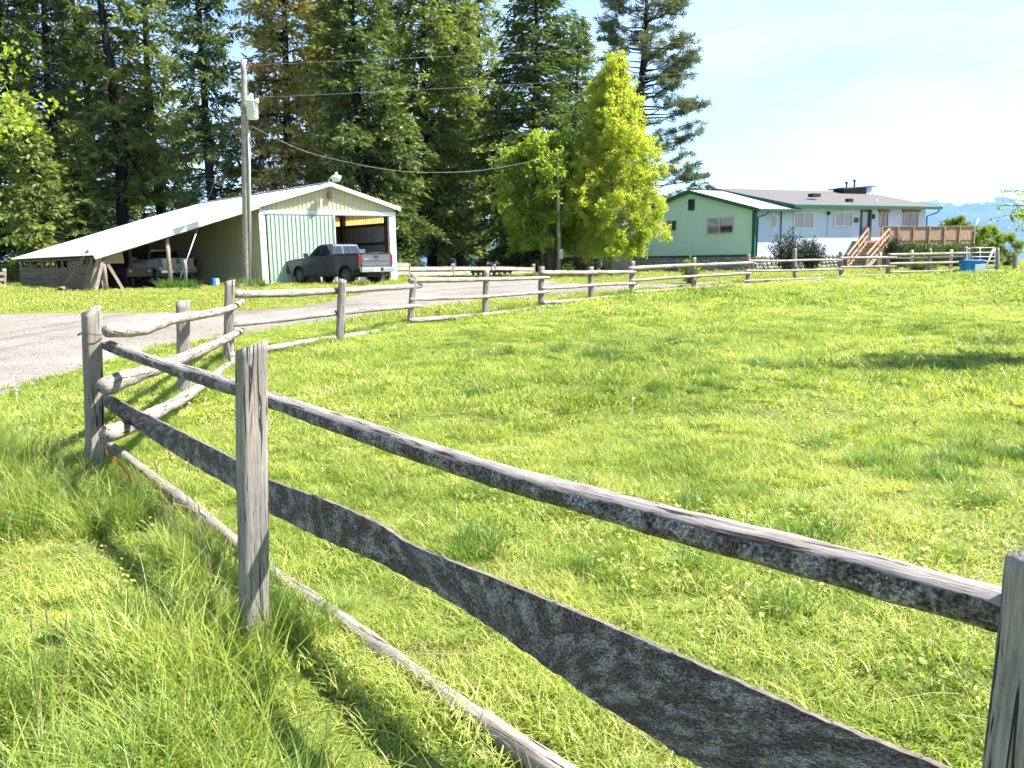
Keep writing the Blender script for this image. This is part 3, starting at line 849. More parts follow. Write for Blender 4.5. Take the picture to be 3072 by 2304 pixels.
# ------------------------------------------------------------------ pickup trucks (built nose along +x, then turned)
def make_pickup(loc, heading, paint, tail_paint, label, cab_len=2.15, rear_only=False):
    """loc = ground point under the middle; heading = plan direction of the nose"""
    t = thing('pickup_truck', loc, label, 'truck')
    h = Vector((heading[0], heading[1], 0)).normalized(); l = Vector((-h.y, h.x, 0))
    def W(x, y, z): return Vector(loc) + h * x + l * y + Vector((0, 0, z))
    HW = .99; R = .40; XF, XR = 1.86, -1.80           # axle positions
    def arch(xc, r=.50, n=9):
        return [(xc + r * math.cos(a), .40 + r * math.sin(a)) for a in np.linspace(0, math.pi, n)]
    # side outline (x, z) of the lower body, nose to tail, belt line to sill
    low = [(2.92, .55), (2.95, .95), (2.86, 1.10), (2.2, 1.20), (1.28, 1.26), (-.78, 1.30), (-.80, 1.36), (-2.84, 1.38), (-2.86, .74)]
    bot = [(-2.4, .60)] + list(reversed(arch(XR))) + [(-1.2, .46), (1.3, .46)] + list(reversed(arch(XF))) + [(2.5, .50)]
    outline = low + bot
    mb = MB()
    def ring(y, shrink):
        r = []
        for x, z in outline:
            zz = z
            if shrink:
                x = x * (1 - shrink * .02); zz = z - shrink * .045 if z > 1.0 else z
            r.append(mb.vert(W(x, y, zz)))
        return r
    rings = [ring(-HW + .05, 1), ring(-HW, 0), ring(HW, 0), ring(HW - .05, 1)]
    n = len(outline)
    # side skins follow a slight shoulder: three rings per side
    for a, b in ((0, 1), (2, 3), (1, 2)):
        for k in range(n):
            mb.face((rings[a][k], rings[a][(k + 1) % n], rings[b][(k + 1) % n], rings[b][k]))
    mb.face(list(reversed(rings[0]))); mb.face(rings[3])
    # mid ring gap: the sides are vertical at full width between sill and belt
    mb.build('body', paint, t, bevel=.03)
    # cab
    cab = MB()
    prof = [(1.22, 1.24), (.52, 1.80), (.30, 1.88), (-.45, 1.90), (-.66, 1.86), (-.82, 1.28)]
    def crow(y_b, y_t):
        r = []
        for x, z in prof:
            f = (z - 1.24) / .66
            r.append(y_b + (y_t - y_b) * f)
        return r
    A = [cab.vert(W(x, -y, z)) for (x, z), y in zip(prof, crow(.93, .72))]
    Bq = [cab.vert(W(x, y, z)) for (x, z), y in zip(prof, crow(.93, .72))]
    for k in range(len(prof) - 1): cab.face((A[k], A[k + 1], Bq[k + 1], Bq[k]))
    cab.face(list(reversed(A))); cab.face(Bq); cab.face((A[0], Bq[0], Bq[-1], A[-1]))
    cabo = cab.build('cab', paint, t, bevel=.04)
    def yw(z): return .93 + (.72 - .93) * ((z - 1.24) / .66) + .012
    for s in (-1, 1):
        for pts in ([(.98, 1.36), (.47, 1.77), (.20, 1.80), (.16, 1.36)], [(.08, 1.36), (.10, 1.80), (-.42, 1.82), (-.58, 1.36)]):
            mb = MB(); mb.poly([W(x, s * yw(z), z) for x, z in pts]); mb.build('side_window', M['car_glass'], cabo)
        mb = MB(); mb.box(W(.98, s * 1.10, 1.38), (.12, .24, .22), (h, l, Vector((0, 0, 1)))); mi = mb.build('mirror', M['chrome'] if paint is M['paint_white'] else paint, t, bevel=.03)
        mb = MB(); mb.box(W(.26, s * 1.0, 1.14), (.2, .03, .035), (h, l, Vector((0, 0, 1)))); mb.build('door_handle', M['black_trim'], t)
        mb = MB(); mb.box(W(-.80, s * .996, .92), (.014, .012, .72), (h, l, Vector((0, 0, 1)))); mb.build('door_seam', M['paint_silver'], t)
        mb = MB(); mb.bar(W(-1.15, s * .97, .40), W(1.25, s * .97, .40), .14, .05); mb.build('running_board', M['black_trim'], t)
    # windscreen and rear window of three panes
    def panel(x0, z0, x1, z1, y0, y1, y0t, y1t, off):
        d = Vector((z1 - z0, 0, -(x1 - x0))).normalized()
        nn = h * d.x + Vector((0, 0, d.z))
        if off < 0: nn = -nn
        mb = MB(); mb.poly([W(x0, y0, z0) + nn * .012, W(x0, y1, z0) + nn * .012, W(x1, y1t, z1) + nn * .012, W(x1, y0t, z1) + nn * .012]); return mb
    panel(1.12, 1.32, .56, 1.77, -.82, .82, -.68, .68, 1).build('windscreen', M['car_glass'], cabo)
    for y0, y1, y0t, y1t in ((-.80, -.27, -.64, -.24), (-.24, .24, -.21, .21), (.27, .80, .24, .64)):
        panel(-.80, 1.40, -.685, 1.78, y0, y1, y0t, y1t, -1).build('rear_window_pane', M['car_glass'], cabo)
    for yy, yt in ((-.255, -.225), (.255, .225), (-.82, -.66), (.82, .66)):
        mb = MB(); mb.bar(W(-.815, yy, 1.39), W(-.70, yt, 1.79), .03, .03); mb.build('rear_window_frame', M['chrome'], cabo)
    for z_, x_, y_ in ((1.385, -.82, .83), (1.80, -.70, .66)):
        mb = MB(); mb.bar(W(x_, -y_, z_), W(x_, y_, z_), .03, .03); mb.build('rear_window_frame', M['chrome'], cabo)
    # bed: dark inside, rails, tailgate
    mb = MB(); mb.box(W(-1.83, 0, 1.375), (1.95, 1.62, .02), (h, l, Vector((0, 0, 1)))); mb.build('bed_cover', M['black_trim'], t)
    for s in (-1, 1):
        mb = MB(); mb.bar(W(-.84, s * .9, 1.40), W(-2.84, s * .9, 1.40), .14, .04); mb.build('bed_rail', M['black_trim'], t)
    mb = MB(); mb.box(W(-2.87, 0, 1.07), (.05, 1.66, .62), (h, l, Vector((0, 0, 1)))); tg = mb.build('tailgate', tail_paint, t, bevel=.02)
    mb = MB(); mb.box(W(-2.86, 0, 1.40), (.09, 1.68, .06), (h, l, Vector((0, 0, 1)))); mb.build('tailgate_cap', M['black_trim'], tg)
    for z in (1.11, .90):
        mb = MB(); mb.box(W(-2.90, 0, z), (.03, 1.6, .05), (h, l, Vector((0, 0, 1)))); mb.build('tailgate_rib', tail_paint, tg, bevel=.01)
    mb = MB(); mb.box(W(-2.905, 0, 1.27), (.03, .2, .07), (h, l, Vector((0, 0, 1)))); mb.build('tailgate_handle', M['black_trim'], tg)
    mb = MB(); mb.prism([W(-2.895, .13 * math.cos(a_), 1.135 + .055 * math.sin(a_)) for a_ in np.linspace(0, 2 * math.pi, 17)[:-1]], h * -.03); em = mb.build('emblem', M['emblem'], tg, smooth=False)
    mb = MB(); mb.box(W(-2.90, .58, 1.16), (.015, .24, .045), (h, l, Vector((0, 0, 1)))); mb.build('badge', M['chrome'], tg)
    for s in (-1, 1):
        mb = MB(); mb.box(W(-2.80, s * .915, 1.12), (.18, .17, .44), (h, l, Vector((0, 0, 1)))); mb.build('taillight', M['tail_red'], t, bevel=.02)
    # rear bumper, plate
    mb = MB(); mb.box(W(-2.96, 0, .66), (.22, 1.92, .22), (h, l, Vector((0, 0, 1)))); bp = mb.build('rear_bumper', M['chrome'], t, bevel=.04)
    mb = MB(); mb.box(W(-3.075, .12, .68), (.012, .36, .17), (h, l, Vector((0, 0, 1)))); mb.build('licence_plate', M['plate'], bp)
    mb = MB(); mb.box(W(-3.075, -.18, .68), (.012, .16, .15), (h, l, Vector((0, 0, 1)))); mb.build('hitch_recess', M['black_trim'], bp)
    mb = MB(); mb.box(W(2.98, 0, .62), (.2, 1.9, .24), (h, l, Vector((0, 0, 1)))); mb.build('front_bumper', M['chrome'], t, bevel=.04)
    mb = MB(); mb.box(W(2.955, 0, .95), (.05, 1.2, .28), (h, l, Vector((0, 0, 1)))); mb.build('grille', M['black_trim'], t)
    for s in (-1, 1):
        mb = MB(); mb.box(W(2.90, s * .78, .96), (.12, .32, .24), (h, l, Vector((0, 0, 1)))); mb.build('headlight', M['yard_lamp_glass'], t, bevel=.03)
    mb = MB(); mb.bar(W(-2.7, 0, .42), W(2.4, 0, .42), .9, .16); mb.build('chassis', M['black_trim'], t)
    mb = MB(); mb.bar(W(XR, -.7, .40), W(XR, .7, .40), .14, .14); mb.build('rear_axle', M['old_iron'], t)
    mb = MB(); mb.tube([W(-1.2, -.55, .38), W(-2.75, -.72, .40)], .04, 8); mb.build('exhaust_pipe', M['galv'], t)
    mb = MB(); mb.bar(W(-3.02, 0, .50), W(-3.28, 0, .50), .08, .08); mb.build('tow_hitch', M['black_trim'], t)
    for x in (XF, XR):
        for s in (-1, 1):
            mb = MB(); c = W(x, s * .80, R)
            lathe(mb, c, [(.27, -.11), (.37, -.125), (R, -.09), (R, .09), (.37, .125), (.27, .11)], 24, l); w = mb.build('wheel', M['tyre'], t, smooth=True)
            mb = MB(); lathe(mb, c, [(.275, s * .10), (.25, s * .085), (.23, s * .05), (.09, s * .07), (.08, s * .10), (.0, s * .10)], 20, l); rim = mb.build('rim', M['rim_dark'], w)
            for k in range(5):
                a = k * 2 * math.pi / 5
                d = h * math.cos(a) + Vector((0, 0, math.sin(a)))
                mb = MB(); mb.bar(c + d * .07 + l * s * .1, c + d * .26 + l * s * .095, .06, .03, up=l); mb.build('spoke', M['rim_dark'], w)
    return t

p = Vector((*plan(1012, 39.3), 0)); p.z = ground(p.x, p.y) + .02
make_pickup(p, (-math.sin(math.radians(49)), math.cos(math.radians(49))), M['paint_grey'], M['paint_silver'], 'dark grey pickup truck parked nose-in before the barn sliding door')
p = Vector((*plan(482, 46.0), 0)); p.z = .545
make_pickup(p, (-math.sin(math.radians(40)), math.cos(math.radians(40))), M['paint_white'], M['paint_white'], 'white pickup truck parked in shade under the lean-to')

# small box cart under the lean-to
c0 = Vector((*plan(392, 39.8), .5))
ct = thing('utility_cart', c0, 'dusty brown utility cart standing in the shade beside the white pickup', 'cart')
h = (bv * .9 + bu * -.1).normalized(); l = Vector((-h.y, h.x, 0)); ax = (h, l, Vector((0, 0, 1)))
mb = MB(); mb.box(c0 + Vector((0, 0, .72)), (1.7, 1.2, .34), ax); mb.build('box', M['old_iron'], ct, bevel=.02)
mb = MB(); mb.box(c0 + h * -.86 + Vector((0, 0, .74)), (.05, 1.26, .42), ax); mb.build('tail_panel', M['soil_brown'], ct, bevel=.02)
mb = MB(); mb.bar(c0 + h * -.8 + Vector((0, 0, .48)), c0 + h * 1.6 + Vector((0, 0, .48)), .1, .1); mb.build('frame', M['old_iron'], ct)
for s in (-1, 1):
    mb = MB(); lathe(mb, c0 + l * (s * .62) + h * -.45 + Vector((0, 0, .33)), [(.14, -.09), (.3, -.1), (.33, -.05), (.33, .05), (.3, .1), (.14, .09), (.0, .06)], 18, l); mb.build('wheel', M['tyre'], ct, smooth=True)
    mb = MB(); mb.box(c0 + h * -.9 + l * (s * .45) + Vector((0, 0, .80)), (.04, .12, .10), ax); mb.build('reflector', M['galv'], ct)
# ------------------------------------------------------------------ ranch house
HD = 52.0
H0 = Vector((*plan(2260, HD), 0))
hf = Vector((math.cos(math.radians(25)), math.sin(math.radians(25)), 0))
hg = Vector((-math.cos(math.radians(50)), math.sin(math.radians(50)), 0))
nf = Vector((hf.y, -hf.x, 0)); ng = Vector((-hg.y, hg.x, 0))
if ng.y > 0: ng = -ng
HL, HWD, HS0 = 15.7, 9.75, 2.9
HB, HST = 0.42, 1.45
WEAVE, WAPEX = 4.34, 5.86
MEAVE, MAPEX, MRG = 4.60, 6.08, 5.6
def H(s, g, z): return H0 + hf * s + hg * g + Vector((0, 0, z))
UP = Vector((0, 0, 1))
house = thing('house', H(0, 0, HB), 'mint green and white ranch house with green trim and grey roof', 'house')
OV = .60
wsl = (WAPEX - WEAVE) / (HWD / 2 + OV)
def wz(g): return WAPEX - wsl * abs(g - HWD / 2)
# walls
mb = MB(); mb.prism([H(0, 0, HST), H(0, HWD, HST), H(0, HWD, wz(HWD) - .06), H(0, HWD / 2, WAPEX - .06), H(0, 0, wz(0) - .06)], hf * .15); mb.build('gable_wall', M['house_green'], house)
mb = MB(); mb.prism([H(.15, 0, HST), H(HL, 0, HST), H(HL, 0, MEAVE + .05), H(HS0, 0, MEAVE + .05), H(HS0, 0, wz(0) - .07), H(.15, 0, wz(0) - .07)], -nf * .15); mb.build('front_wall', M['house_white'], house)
msl = (MAPEX - MEAVE) / (MRG + OV)
def mz(g): return MAPEX - msl * abs(g - MRG)
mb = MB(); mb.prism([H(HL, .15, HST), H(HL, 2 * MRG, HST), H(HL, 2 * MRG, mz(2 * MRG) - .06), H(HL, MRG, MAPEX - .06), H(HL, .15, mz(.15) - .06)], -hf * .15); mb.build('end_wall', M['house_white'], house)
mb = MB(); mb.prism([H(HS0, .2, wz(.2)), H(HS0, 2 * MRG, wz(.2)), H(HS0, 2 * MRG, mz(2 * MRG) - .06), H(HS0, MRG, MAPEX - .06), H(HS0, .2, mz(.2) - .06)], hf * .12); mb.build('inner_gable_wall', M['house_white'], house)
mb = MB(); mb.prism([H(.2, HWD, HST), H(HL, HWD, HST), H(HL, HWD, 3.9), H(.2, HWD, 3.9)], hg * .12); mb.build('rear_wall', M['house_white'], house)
# foundation of field stone
mb = MB(); mb.prism([H(.02, .02, HB - .3), H(.02, HWD, HB - .3), H(.02, HWD, HST - .01), H(.02, .02, HST - .01)], hf * .2); fg = mb.build('gable_foundation', M['mortar'], house)
mb = MB(); mb.prism([H(.25, .02, HB - .3), H(HL, .02, HB - .3), H(HL, .02, HST - .01), H(.25, .02, HST - .01)], -nf * .2); ff = mb.build('front_foundation', M['mortar'], house)
stone_meshes = []
for k in range(5):
    bm = bmesh.new(); bmesh.ops.create_icosphere(bm, subdivisions=1, radius=1.0)
    rr = random.Random(k + 40)
    for v in bm.verts: v.co = v.co * rr.uniform(.8, 1.15); v.co.z *= .8
    me = bpy.data.meshes.new('stone'); bm.to_mesh(me); bm.free()
    me.materials.append(M['stone_light'] if k % 2 else M['stone_dark']); stone_meshes.append(me)
def stones(parent, p0, du, length, nrm, z0, z1):
    z = z0 + .1; row = 0
    while z < z1 - .05:
        s = (row % 2) * .12
        while s < length:
            w = rnd.uniform(.26, .46)
            o = bpy.data.objects.new('stone', stone_meshes[rnd.randrange(5)]); COL.objects.link(o); o.parent = parent
            q = p0 + du * (s + w / 2) + nrm * .01 + Vector((0, 0, z + rnd.uniform(-.03, .03)))
            o.location = q - ORG[parent.name]
            o.rotation_euler = (0, 0, math.atan2(du.y, du.x)); o.scale = (w * .5, .07, rnd.uniform(.085, .125))
            s += w + .02
        z += .215; row += 1
stones(ff, H(.05, 0, 0), hf, 9.4, nf, HB, HST)
stones(fg, H(0, .05, 0), hg, HWD - .2, ng, HB, HST)
# green trim
def trim(name, a, b, w, h, up=(0, 0, 1), mat='trim_green', parent=house):
    mb = MB(); mb.bar(a, b, w, h, up); return mb.build(name, M[mat], parent)
trim('sill_trim', H(-.02, 0, HST + .05) + ng * .03, H(-.02, HWD, HST + .05) + ng * .03, .05, .14)
trim('corner_trim', H(0, 0, HST) + (ng + nf) * .035, H(0, 0, wz(0) - .1) + (ng + nf) * .035, .20, .20, up=ng)
trim('corner_trim', H(0, HWD, HST) + ng * .04, H(0, HWD, wz(HWD) - .1) + ng * .04, .14, .06, up=ng)
# wing roof (pale metal) and main roof (grey shingle)
def slab(name, a, b, c, d, th, mat, parent=house):
    mb = MB(); n_ = (Vector(b) - Vector(a)).cross(Vector(d) - Vector(a)).normalized()
    if n_.z < 0: n_ = -n_
    mb.prism([a, b, c, d], n_ * th); return mb.build(name, M[mat], parent)
WO = .35
slab('wing_roof', H(-WO, -OV, WEAVE), H(HS0 + .6, -OV, WEAVE), H(HS0 + .6, HWD / 2, WAPEX), H(-WO, HWD / 2, WAPEX), .07, 'metal_light')
slab('wing_roof', H(-WO, HWD + OV, WEAVE), H(HS0 + .6, HWD + OV, WEAVE), H(HS0 + .6, HWD / 2, WAPEX), H(-WO, HWD / 2, WAPEX), .07, 'metal_light')
trim('rake_board', H(-WO - .03, -OV, WEAVE - .02), H(-WO - .03, HWD / 2, WAPEX - .02), .05, .22)
trim('rake_board', H(-WO - .03, HWD + OV, WEAVE - .02), H(-WO - .03, HWD / 2, WAPEX - .02), .05, .22)
trim('fascia', H(-WO, -OV - .03, WEAVE - .03), H(HS0 + .2, -OV - .03, WEAVE - .03), .10, .14)
M0, M1 = HS0 - .35, HL + .75
slab('main_roof', H(M0, -OV, MEAVE), H(M1, -OV, MEAVE), H(M1, MRG, MAPEX), H(M0, MRG, MAPEX), .09, 'shingle')
slab('main_roof', H(M0, 2 * MRG + OV, MEAVE), H(M1, 2 * MRG + OV, MEAVE), H(M1, MRG, MAPEX), H(M0, MRG, MAPEX), .09, 'shingle')
trim('rake_board', H(M0 - .03, -OV, MEAVE), H(M0 - .03, MRG, MAPEX), .05, .20)
trim('rake_board', H(M1 + .03, -OV, MEAVE), H(M1 + .03, MRG, MAPEX), .05, .20)
trim('fascia', H(M0, -OV - .03, MEAVE - .02), H(M1, -OV - .03, MEAVE - .02), .10, .17)
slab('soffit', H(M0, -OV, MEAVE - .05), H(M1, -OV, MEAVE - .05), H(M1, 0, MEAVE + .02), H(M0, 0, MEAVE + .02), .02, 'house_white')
# downspouts
def pipe(name, pts, r, mat, parent, n=8):
    mb = MB(); mb.tube(pts, r, n); return mb.build(name, M[mat], parent, smooth=True)
pipe('downspout', [H(.45, -OV - .02, WEAVE - .1), H(.40, -OV + .1, WEAVE - .28), H(.15, -.12, WEAVE - .45), H(.12, -.1, HST)], .05, 'trim_green', house)
q = on_line(2342, 660, H(0, 0, 0), H(HL, 0, 0)); pipe('downspout', [q + nf * .06 + UP * .55, q + nf * .06 - UP * 1.6], .035, 'trim_green', house)
pipe('downspout', [H(M1 - .2, -OV, MEAVE - .1), H(M1 - .25, -OV + .1, MEAVE - .3), H(HL + .08, -.06, MEAVE - .55), H(HL + .08, -.06, 2.0)], .05, 'trim_green', house)
q = on_line(2483, 640, H(0, 0, 0), H(HL, 0, 0)); pipe('conduit', [q + nf * .04, q + nf * .04 - UP * 1.4], .018, 'galv', house)
mb = MB(); mb.box(q + nf * .1, (.16, .16, .2), (hf, nf, UP)); mb.build('porch_light', M['black_trim'], house)
# windows read off the photo, built in the wall
def window(px0, py0, px1, py1, plane, du, nrm, panes=2, frame='frame_white', glassm='window_glass', name='window', fw=.05, curtain=None):
    P, Q = plane
    m = (py0 + py1) / 2; c = (px0 + px1) / 2
    a = on_line(px0, m, P, Q); b = on_line(px1, m, P, Q); t = on_line(c, py0, P, Q); bt = on_line(c, py1, P, Q)
    if (b - a).dot(du) < 0: a, b = b, a
    w = (b - a).dot(du); hgt = t.z - bt.z
    ctr = Vector((a.x + b.x, a.y + b.y, t.z + bt.z)) / 2
    mb = MB(); mb.box(ctr + nrm * .005, (w, .02, hgt), (du, nrm, UP)); root = mb.build(name, M['dark_clutter'] if curtain is None else M[curtain], house)
    for k in range(panes):
        pw = (w - fw * (panes + 1)) / panes
        pc = ctr + du * (-w / 2 + fw + pw / 2 + k * (pw + fw)) + nrm * .03
        mb = MB(); mb.box(pc, (pw, .012, hgt - 2 * fw), (du, nrm, UP)); mb.build('pane', M[glassm if not (k and glassm == 'window_glass' and curtain) else 'pane_pale'], root)
    mb = MB()
    for k in range(panes + 1):
        mb.box(ctr + du * (-w / 2 + fw / 2 + k * (w - fw) / panes) + nrm * .045, (fw, .06, hgt), (du, nrm, UP))
    for s in (-1, 1): mb.box(ctr + UP * (s * (hgt / 2 - fw / 2)) + nrm * .048, (w, .06, fw), (du, nrm, UP))
    mb.build('frame', M[frame], root)
    return root, ctr, w, hgt
GP = (H(0, 0, 0), H(0, HWD, 0)); FP = (H(0, 0, 0), H(HL, 0, 0))
window(2123, 653, 2201, 701, GP, hg, ng, 2, 'frame_tan', 'window_glass', curtain='beige_panel')
window(2002, 661, 2031, 693, GP, hg, ng, 2, 'frame_tan', 'window_glass', curtain='beige_panel')
window(2066, 598, 2084, 631, GP, hg, ng, 1, 'trim_green', 'window_glass', name='attic_vent', fw=.04)
window(2380, 636, 2439, 686, FP, hf, nf, 2, 'frame_white', 'pane_pale', curtain='curtain', fw=.06)
window(2502, 635, 2556, 681, FP, hf, nf, 2, 'frame_white', 'pane_pale', curtain='curtain', fw=.06)
r_, c_, w_, h_ = window(2638, 637, 2663, 680, FP, hf, nf, 2, 'frame_tan', 'window_glass')
mb = MB(); mb.box(c_ + UP * (h_ / 2 + .1) + nf * .05, (w_ + .3, .06, .18), (hf, nf, UP)); mb.build('header', M['header_brown'], r_)
r_, c_, w_, h_ = window(2707, 637, 2752, 722, FP, hf, nf, 2, 'frame_tan', 'window_glass', name='patio_door')
mb = MB(); mb.box(c_ + UP * (h_ / 2 + .1) + nf * .05, (w_ + .3, .06, .18), (hf, nf, UP)); mb.build('header', M['header_brown'], r_)
# front door with screen
r_, c_, w_, h_ = window(2580, 630, 2607, 722, FP, hf, nf, 1, 'trim_green', 'pane_pale', name='front_door', fw=.12)
mb = MB(); mb.box(c_ + hf * (w_ / 2 - .02) + nf * .1, (.16, .12, h_), (hf, nf, UP)); mb.build('open_door_edge', M['trim_green'], r_)
mb = MB(); mb.box(c_ + hf * (w_ / 2 - .2) + nf * .1 - UP * .1, (.04, .05, .14), (hf, nf, UP)); mb.build('handle', M['galv'], r_)
# oval window
a = on_line(2320, 664, *FP)
def oval(rx, rz, off, th, mat, nm, parent):
    mb = MB(); pts = [a + hf * (rx * math.cos(k * 2 * math.pi / 24)) + UP * (rz * math.sin(k * 2 * math.pi / 24)) + nf * off for k in range(24)]
    mb.prism(pts, nf * th); return mb.build(nm, M[mat], parent)
ow = oval(.31, .50, .0, .05, 'frame_white', 'oval_window', house); oval(.24, .43, .052, .01, 'pane_pale', 'pane', ow)
a = on_line(2568, 661, *FP); mb = MB(); mb.box(a + nf * .03, (.42, .03, .32), (hf, nf, UP)); mb.build('wall_plaque', M['trim_green'], house)
a = on_line(2618, 650, *FP); mb = MB(); mb.box(a + nf * .09, (.14, .12, .3), (hf, nf, UP)); wl_ = mb.build('wall_lantern', M['black_trim'], house)
# garage bay set back at the left end
gq = [H(.4, HWD + .1, 0), H(.4, HWD + 4.2, 0)]
mb = MB(); mb.box((gq[0] + gq[1]) / 2 + UP * (HB + 1.35) + hf * 2.2, (4.1, 4.0, 2.7), (hg, hf, UP)); gb = mb.build('garage_bay', M['house_green'], house)
for k in range(4):
    mb = MB(); mb.box((gq[0] + gq[1]) / 2 + UP * (HB + .35 + .56 * k) + ng * -.0 + ng * .18, (3.0, .05, .54), (hg, ng, UP)); mb.build('garage_door_panel', M['garage_panel'], gb)
# roof box with mono-pitch lid, flues, vents
mrp = lambda s, g: H(s, g, mz(g) + .09)
c0 = at(2552, 573, 62.3)
rb = thing('_tmp', (0, 0, 0), 'x', 'x'); bpy.data.objects.remove(rb)
mb = MB(); mb.box(c0 + UP * -.25, (2.5, 1.0, .9), (hf, nf, UP)); cb = mb.build('chimney_box', M['chimney_red'], house)
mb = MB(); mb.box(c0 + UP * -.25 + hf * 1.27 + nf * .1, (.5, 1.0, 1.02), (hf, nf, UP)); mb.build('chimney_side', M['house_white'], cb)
mb = MB(); mb.bar(c0 + UP * .10 - hf * 1.55, c0 + UP * .34 + hf * 1.75, 1.5, .09); mb.build('chimney_lid', M['trim_green'], cb)
for ds, hh in ((-.45, .45), (.35, .62)):
    fl_ = c0 + hf * ds + UP * .25
    mb = MB(); lathe(mb, fl_, [(.06, -.05), (.06, hh - .15), (.13, hh - .15), (.13, hh - .08), (.05, hh - .02), (.0, hh)], 10); mb.build('flue', M['black_trim'], cb, smooth=True)
for px, py, y, sz in ((2443, 586, 56, .45), (2548, 601, 56.5, .3)):
    q = at(px, py, y)
    mb = MB(); mb.box(q, (sz * 1.6, sz, .22), (hf, nf, UP)); mb.build('roof_vent', M['black_trim'], house)
q = at(2629, 622, 57.0); pipe('vent_pipe', [q - UP * .3, q + UP * .55], .05, 'galv', house)

# ------------------------------------------------------------------ deck with board railing and stairs
D0 = Vector((*plan(2590, 54.6), 0)); D1 = Vector((*plan(2916, 57.6), 0))
dd = (D1 - D0).normalized(); dn = Vector((dd.y, -dd.x, 0)); DL = (D1 - D0).length
DZ = 2.35
deck = thing('deck', D0 + UP * HB, 'reddish brown wooden deck with board railing on the house front', 'deck')
dep = 3.0
mb = MB(); mb.box((D0 + D1) / 2 - dn * (dep / 2) + UP * (DZ - .04), (DL, dep, .08), (dd, dn, UP)); mb.build('deck_floor', M['deck_wood'], deck)
mb = MB(); mb.bar(D0 + UP * (DZ - .2), D1 + UP * (DZ - .2), .06, .26); mb.build('rim_joist', M['deck_wood'], deck)
s = 1.35
while s < DL:
    mb = MB(); mb.box(D0 + dd * (s + .07) + dn * .05 + UP * (DZ + .42 + rnd.uniform(-.01, .01)), (.142, .025, .92), (dd, dn, UP), grain=2); mb.build('railing_board', M['deck_wood'], deck)
    s += .15
for s in np.arange(1.35, DL + .1, 1.35):
    mb = MB(); mb.box(D0 + dd * min(s, DL) + dn * .09 + UP * ((DZ + .95 + HB - .1) / 2), (.1, .1, DZ + .95 - HB + .1), (dd, dn, UP), grain=2); mb.build('deck_post', M['deck_wood'], deck)
mb = MB(); mb.bar(D0 + dd * 1.3 + UP * (DZ + .92) + dn * .05, D1 + UP * (DZ + .92) + dn * .05, .16, .04); mb.build('rail_cap', M['deck_wood'], deck)
# end railing at the right, returning to the house
for k in range(16):
    mb = MB(); mb.box(D1 - dn * (.1 + .16 * k) + UP * (DZ + .42), (.025, .145, .9), (dd, dn, UP), grain=2); mb.build('railing_board', M['deck_wood'], deck)
stairs = thing('stairs', D0 + UP * HB, 'reddish brown wooden stairs leading up to the deck', 'stairs')
st0, st1 = at(2604, 720, 54.8), at(2668, 720, 55.2)       # top of the flight, both sides
sb0, sb1 = at(2541, 795, 51.6), at(2598, 800, 51.2)
st0.z = st1.z = DZ - .05; sb0.z = sb1.z = .55
nst = 9
for k in range(nst):
    t = (k + .5) / nst
    a, b = sb0.lerp(st0, t), sb1.lerp(st1, t)
    mb = MB(); mb.bar(a, b, .30, .045, up=UP); mb.build('tread', M['deck_wood'], stairs)
for a, b in ((sb0, st0), (sb1, st1)):
    mb = MB(); mb.bar(a - UP * .02, b - UP * .1, .05, .28); mb.build('stringer', M['deck_wood'], stairs)
    mb = MB(); mb.bar(a + UP * .86, b + UP * .86, .09, .09); mb.build('handrail', M['deck_wood'], stairs)
    mb = MB(); mb.bar(a + UP * .42, b + UP * .42, .03, .16); mb.build('mid_rail', M['deck_wood'], stairs)
    for t in (0.01, .5, .99):
        q = a.lerp(b, t); mb = MB(); mb.bar(Vector((q.x, q.y, .45)), q + UP * .9, .1, .1, up=dd); mb.build('stair_post', M['deck_wood'], stairs)
# ------------------------------------------------------------------ fences of poles
def post_mb(mb, base, top, w, d, face, n_side=5, rings=14, rough=.02, seed=0, slant=(0, 0)):
    """split post: squarish uneven section, w across the face, d deep; face = plan direction of the wide face's normal"""
    rr = random.Random(seed)
    base, top = Vector(base), Vector(top)
    f = Vector((face[0], face[1], 0)).normalized(); sd = Vector((-f.y, f.x, 0))
    sec = []
    pts = [(-1, -1), (1, -1), (1, 1), (-1, 1)]
    for k in range(4):
        a, b = pts[k], pts[(k + 1) % 4]
        for j in range(n_side):
            t = j / n_side
            x, y = a[0] + (b[0] - a[0]) * t, a[1] + (b[1] - a[1]) * t
            m = (abs(x) ** 7 + abs(y) ** 7) ** (1 / 7)
            sec.append((x / m, y / m))
    wob = [rr.uniform(-1, 1) for _ in sec]
    off = rr.uniform(0, 80)
    H_ = (top - base).length
    prev = None
    for i in range(rings + 1):
        t = i / rings
        c = base.lerp(top, t)
        tw = 1 + .05 * math.sin(3 * t + seed) - .06 * t
        ring = []
        for k, (x, y) in enumerate(sec):
            r = 1 + rough * (wob[k] * 1.2 + math.sin(t * 9 + k * 1.3 + seed) * .7 + rr.uniform(-.6, .6))
            zz = (slant[0] * x + slant[1] * y) * max(0, (t - .75) / .25)
            if i == rings: zz += rr.uniform(-.006, .006)
            p = c + sd * (x * w / 2 * r * tw) + f * (y * d / 2 * r * tw) + Vector((0, 0, zz))
            ring.append(mb.vert(p, (t * H_ + off, x * w / 2 + off, y * d / 2)))
        if prev:
            n = len(sec)
            for k in range(n): mb.face((prev[k], prev[(k + 1) % n], ring[(k + 1) % n], ring[k]))
        prev = ring
    cc = mb.vert(top + Vector((0, 0, .008)), (off, off, 0))
    for k in range(len(prev)): mb.face((prev[k], prev[(k + 1) % len(prev)], cc))

